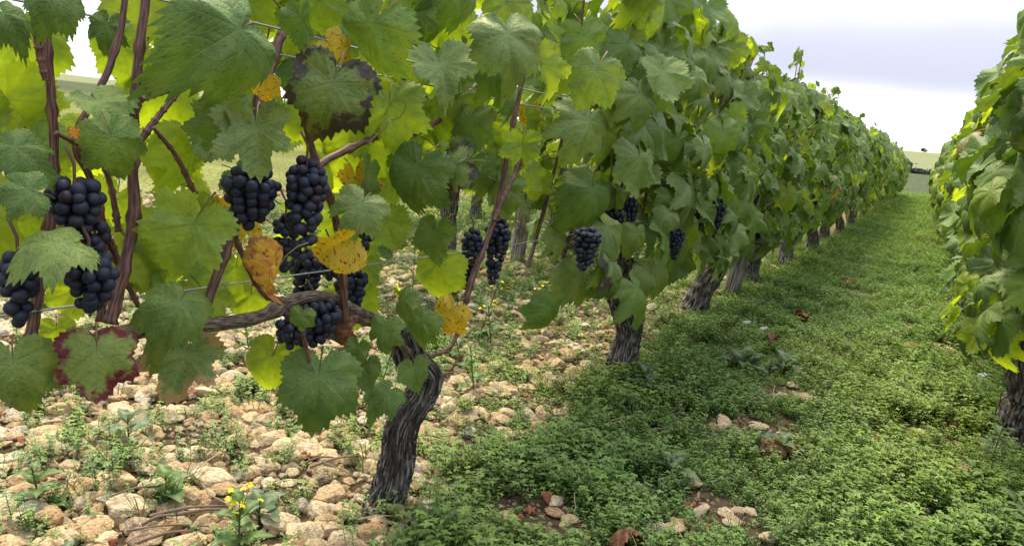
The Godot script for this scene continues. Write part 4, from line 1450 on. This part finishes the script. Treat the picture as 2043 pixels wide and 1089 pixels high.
func broad_weed(at: Vector3, leaves: int, long: float, tall: float, tone: Color, label: String, category := "weed", flowers := 0) -> void:
	var w := thing("weed", label, category, at, "single weeds" if category == "weed" else "mustard plants behind the left row")
	var v := PackedVector3Array()
	var f := PackedInt32Array()
	var c := PackedColorArray()
	var lean := Vector3(rand(-0.3, 0.3), 1.0, rand(-0.3, 0.3)) * tall
	stem_into(v, f, c, Vector3(0, -0.01, 0), lean, 0.0022, Color(0.12, 0.15, 0.06))
	put("stem", solid(v, PackedVector2Array(), f, c), M.weed, w)
	var turn := rand(0, TAU)
	for i in leaves:
		turn += 2.4
		var t := (i + 0.5) / leaves
		var p := lean * t
		var d := Vector3(cos(turn), rand(0.15, 0.5) + t * 0.5, sin(turn)).normalized()
		var l := long * rand(0.8, 1.15) * (1.15 - 0.6 * t)
		put("leaf", weed_leaf(l, rng.randi() % 999, tone * rand(0.85, 1.15)), M.weed, w, Transform3D(Basis(d.cross(Vector3(0, 1, 0)).normalized(), d.cross(Vector3(0, 1, 0)).normalized().cross(d), -d), p))
	for i in flowers:
		var fv := PackedVector3Array()
		var ff := PackedInt32Array()
		var fc := PackedColorArray()
		var p := lean * rand(0.85, 1.15) + Vector3(rand(-1, 1), rand(-0.3, 0.3), rand(-1, 1)) * tall * 0.22
		stem_into(fv, ff, fc, lean * 0.7 - p, Vector3.ZERO, 0.0009, Color(0.2, 0.25, 0.02))
		put("flower_stalk", solid(fv, PackedVector2Array(), ff, fc), M.weed, w, Transform3D(Basis(), p))
		fv = PackedVector3Array()
		ff = PackedInt32Array()
		fc = PackedColorArray()
		for k in 4:
			var a := PI / 2.0 * k + rand(-0.2, 0.2)
			blade_into(fv, ff, fc, Vector3.ZERO, Vector3(cos(a), 0.35, sin(a)).normalized(), Vector3.UP, 0.0062, 0.0058, 0.2, Color(1, 1, 1))
		put("flower", solid(fv, PackedVector2Array(), ff, fc), M.petal, w, Transform3D(Basis.from_euler(Vector3(rand(-0.6, 0.6), rand(0, TAU), rand(-0.6, 0.6))), p))


func weed_leaf(long: float, seed_: int, tone: Color) -> ArrayMesh:
	# a broad toothed leaf along -z, arched, with a sunken midrib
	var v := PackedVector3Array()
	var f := PackedInt32Array()
	var c := PackedColorArray()
	var n := 10
	for i in n + 1:
		var t := float(i) / n
		var half := long * 0.36 * pow(sin(clampf(t * 1.03, 0.0, 1.0) * PI), 0.75) * (1.0 - 0.45 * t) * (1.0 + (0.16 if i % 2 else -0.1))
		if t < 0.2:
			half = maxf(half * 0.3, long * 0.012)
		var y := long * (0.10 * sin(t * 2.6) - 0.28 * t * t)
		for k in 5:
			var s := (k - 2) / 2.0
			v.append(Vector3(s * half, y + absf(s) * half * 0.35 + 0.02 * long * sin(i * 1.7 + k * 2.0 + seed_), -t * long))
			c.append(tone.lerp(Color(0.24, 0.32, 0.12), 0.5 if k == 2 else 0.0))
	for i in n:
		for k in 4:
			var a := i * 5 + k
			f.append_array(PackedInt32Array([a, a + 5, a + 1, a + 1, a + 5, a + 6]))
	return solid(v, PackedVector2Array(), f, c)


func build_weeds() -> void:
	rng.seed = 31
	var blue := Color(0.10, 0.16, 0.085)
	var green := Color(0.085, 0.17, 0.035)
	var grown := [
		[Vector3(-0.57, 0, -1.02), 9, 0.045, 0.07, green, "leafy green weed growing right at the foot of the nearest trunk"],
		[Vector3(-0.80, 0, -0.80), 10, 0.05, 0.10, green, "yellow flowered weed left of the nearest trunk among the stones"],
		[Vector3(-0.86, 0, -0.90), 7, 0.06, 0.05, blue, "blue green broad leaved weed below the large dark hanging leaf"],
		[Vector3(-1.02, 0, -0.85), 7, 0.055, 0.05, green, "small weed among pale stones under the tan edged leaf"],
		[Vector3(-1.25, 0, -0.95), 6, 0.07, 0.06, blue, "pale round leaved weed below the red edged leaf"],
		[Vector3(-1.15, 0, -0.72), 9, 0.05, 0.07, green, "weed with narrow leaves near the bottom left stones"],
		[Vector3(-0.95, 0, -0.62), 6, 0.045, 0.04, blue, "flat weed in the bottom left corner among large stones"],
		[Vector3(-0.78, 0, -0.70), 6, 0.06, 0.03, blue, "flat grey green rosette at the bottom edge among stones"],
		[Vector3(-0.35, 0, -1.55), 8, 0.06, 0.05, blue, "tall leaved weed standing out of the lane near the second trunk"],
		[Vector3(-0.20, 0, -1.85), 7, 0.075, 0.05, blue, "pale leaved weed in the middle of the green lane"],
		[Vector3(-0.42, 0, -2.55), 9, 0.09, 0.06, blue, "large blue green rosette right of the second trunk"],
		[Vector3(-0.30, 0, -2.65), 8, 0.08, 0.05, blue, "second blue green rosette further right in the lane"],
		[Vector3(-0.56, 0, -2.02), 8, 0.07, 0.08, blue, "grey green weed leaning on the second trunk"],
		[Vector3(0.26, 0, -2.2), 9, 0.075, 0.12, Color(0.06, 0.12, 0.05), "dark goosefoot weed in front of the trunk at the right edge"],
		[Vector3(0.27, 0, -1.75), 9, 0.06, 0.10, Color(0.08, 0.15, 0.05), "leafy weed at the bottom right corner below the right row"],
		[Vector3(0.20, 0, -1.95), 7, 0.05, 0.08, green, "green weed beside the flat stone at the right"],
		[Vector3(0.05, 0, -2.6), 6, 0.055, 0.06, blue, "pale weed alone in the lane with upright leaves"],
		[Vector3(-1.5, 0, -1.5), 9, 0.06, 0.12, green, "weed between stones behind the nearest trunk"],
		[Vector3(-1.05, 0, -1.45), 9, 0.05, 0.14, green, "slender weed behind the bend of the nearest trunk"],
		[Vector3(-0.92, 0, -1.7), 10, 0.05, 0.14, green, "slender weed right of the nearest trunk on the stones"],
		[Vector3(-1.35, 0, -2.0), 9, 0.07, 0.10, blue, "broad leaved weed on the stony ground behind the gap"],
	]
	for g in grown:
		broad_weed(g[0], g[1], g[2], g[3], g[4], g[5], "weed", 11 if g[5].begins_with("yellow flowered") else 0)
	# mustard in flower behind the left row
	for i in 46:
		var z := rand(-6.5, -1.7)
		var x := rand(-3.0, -0.85)
		if i < 6:
			x = rand(-1.4, -0.95)
			z = rand(-2.6, -1.5)
		broad_weed(Vector3(x, 0, z), 5, 0.06, rand(0.12, 0.24), green, "yellow flowered mustard plant on the stony ground behind the left row", "mustard plant", 9 if i < 20 else 7)
	for k in [Vector3(-0.44, 0.06, -3.0), Vector3(-0.52, 0.05, -3.1), Vector3(0.27, 0.07, -2.95)]:
		var w := thing("clover_flower", ["white clover head in the weeds near the fat trunk", "second white clover head left of the other by the fat trunk", "white clover head in the weeds beside the right row"][taken.get(str(get_instance_id()) + "clover_flower", 0)], "clover flower", Vector3(k.x, 0, k.z), "white clover heads")
		put("stalk", tube(PackedVector3Array([Vector3.ZERO, Vector3(0.004, k.y, 0)]), PackedFloat32Array([0.001, 0.0008]), 5), M.weed, w)
		put("flower_head", leafy_mass(Vector3(0.024, 0.02, 0.024), 120, 0.003, 61), M.white_petal, w, Transform3D(Basis(), Vector3(0.004, k.y - 0.01, 0)))


func build_scraps() -> void:
	# dry stalks and crumbs of dead leaf strewn over the stones and the lane
	rng.seed = 19
	var bits := []
	var tints := []
	for i in 900:
		var z := -0.4 - 7.0 * pow(rng.randf(), 1.5)
		var x := rand(-2.6, 0.4)
		var b := Basis.from_euler(Vector3(-PI / 2.0 + rand(-0.5, 0.5), rand(0, TAU), rand(-0.5, 0.5))) * Basis.from_scale(Vector3.ONE * rand(0.008, 0.026))
		bits.append(Transform3D(b, Vector3(x, ground_height(x, z) + rand(0.004, 0.03), z)))
		tints.append(Color(1, rand(0.75, 1.0), rand(0.6, 1.0)) * rand(0.7, 1.8))
	var scraps := Node3D.new()
	scraps.name = "leaf_litter"
	scraps.set_meta("kind", "stuff")
	scraps.set_meta("label", "dry stalks and crumbs of dead leaf strewn on the ground")
	add_child(scraps)
	scatter("crumbs", leaf_shape(14, [0.6, 1.0], 0.1, 0.15, 0.4, 0.3, 0.3, 0.5, 950, false), M.brown, scraps, bits, tints)
	bits = []
	tints = []
	var stalk := tube(PackedVector3Array([Vector3(-0.5, 0, 0), Vector3(-0.1, 0.03, 0.02), Vector3(0.2, 0.0, -0.02), Vector3(0.5, 0.05, 0.03)]), PackedFloat32Array([0.016, 0.014, 0.012, 0.008]), 5)
	for i in 700:
		var z := -0.4 - 7.0 * pow(rng.randf(), 1.5)
		var x := rand(-2.6, 0.45)
		var b := Basis.from_euler(Vector3(rand(-0.3, 0.3), rand(0, TAU), rand(-0.4, 0.4))) * Basis.from_scale(Vector3.ONE * rand(0.03, 0.11))
		bits.append(Transform3D(b, Vector3(x, ground_height(x, z) + rand(0.008, 0.03), z)))
		tints.append(Color(1, 1, 1) * rand(0.4, 1.0))
	scatter("stalks", stalk, M.straw, scraps, bits, tints)


func build_litter() -> void:
	var curled: Array[ArrayMesh] = []
	for i in 3:
		curled.append(leaf_shape(44, [0.35, 0.7, 1.0], 0.06, 0.05, 0.5 + 0.3 * i, 0.2, 0.3, 0.6, 900 + i))
	rng.seed = 15
	for k in [["curled red brown vine leaf lying in the lane", Vector3(-0.20, 0.05, -1.83), 0.09], ["second curled brown leaf touching the other in the lane", Vector3(-0.16, 0.045, -1.87), 0.07], ["dry brown leaf on the weeds behind the large stones by the right row", Vector3(0.19, 0.035, -2.45), 0.05], ["small brown leaf far up the lane", Vector3(-0.30, 0.05, -5.0), 0.09], ["brown leaf beside the left edge of the lane", Vector3(-0.40, 0.05, -2.95), 0.08], ["dark brown leaf in the weeds right of the second trunk", Vector3(-0.36, 0.05, -3.5), 0.08], ["rust brown leaf on the stones right of the nearest trunk", Vector3(-0.64, 0.03, -1.42), 0.07], ["flat brown leaf at the foot of weeds near the lane edge", Vector3(-0.56, 0.03, -1.55), 0.08], ["brown leaf lying at the bottom edge of the lane", Vector3(-0.34, 0.035, -1.22), 0.08], ["tan leaf fallen in the middle of the lane", Vector3(0.05, 0.04, -3.4), 0.07]]:
		var p: Vector3 = k[1]
		p.y += ground_height(p.x, p.z)
		var o := put("fallen_leaf", curled[rng.randi() % 3], M.brown, self, Transform3D(Basis.from_euler(Vector3(-PI / 2.0 + rand(-0.6, 0.6), rand(0, TAU), rand(-0.4, 0.4))) * Basis.from_scale(Vector3(1, 1, 1) * k[2] * 0.85), p))
		tag(o, k[0], "fallen leaf", "fallen vine leaves")
	for i in 9:
		var p := Vector3(-0.97 + rand(-0.12, 0.12), 0.03, -0.78 + rand(-0.06, 0.06))
		if i > 5:
			p = Vector3(rand(-1.1, -0.8), 0.025, rand(-1.4, -0.9))
		p.y += ground_height(p.x, p.z)
		var a := rand(-0.5, 0.5) - 0.9
		var d := Vector3(cos(a), rand(-0.05, 0.08), sin(a)) * rand(0.025, 0.06)
		var o := put("twig", tube(smooth_path(PackedVector3Array([p - d, p + Vector3(0, 0.006, 0), p + d]), 8), taper(9, rand(0.0018, 0.0035), 0.0012), 6, 0.3), M.twig, self)
		tag(o, "dry dark twig lying with others across the stones below the hanging leaves" if i <= 5 else "dry twig lying alone on the stones behind the front vine", "twig", "dry twigs on the stones")
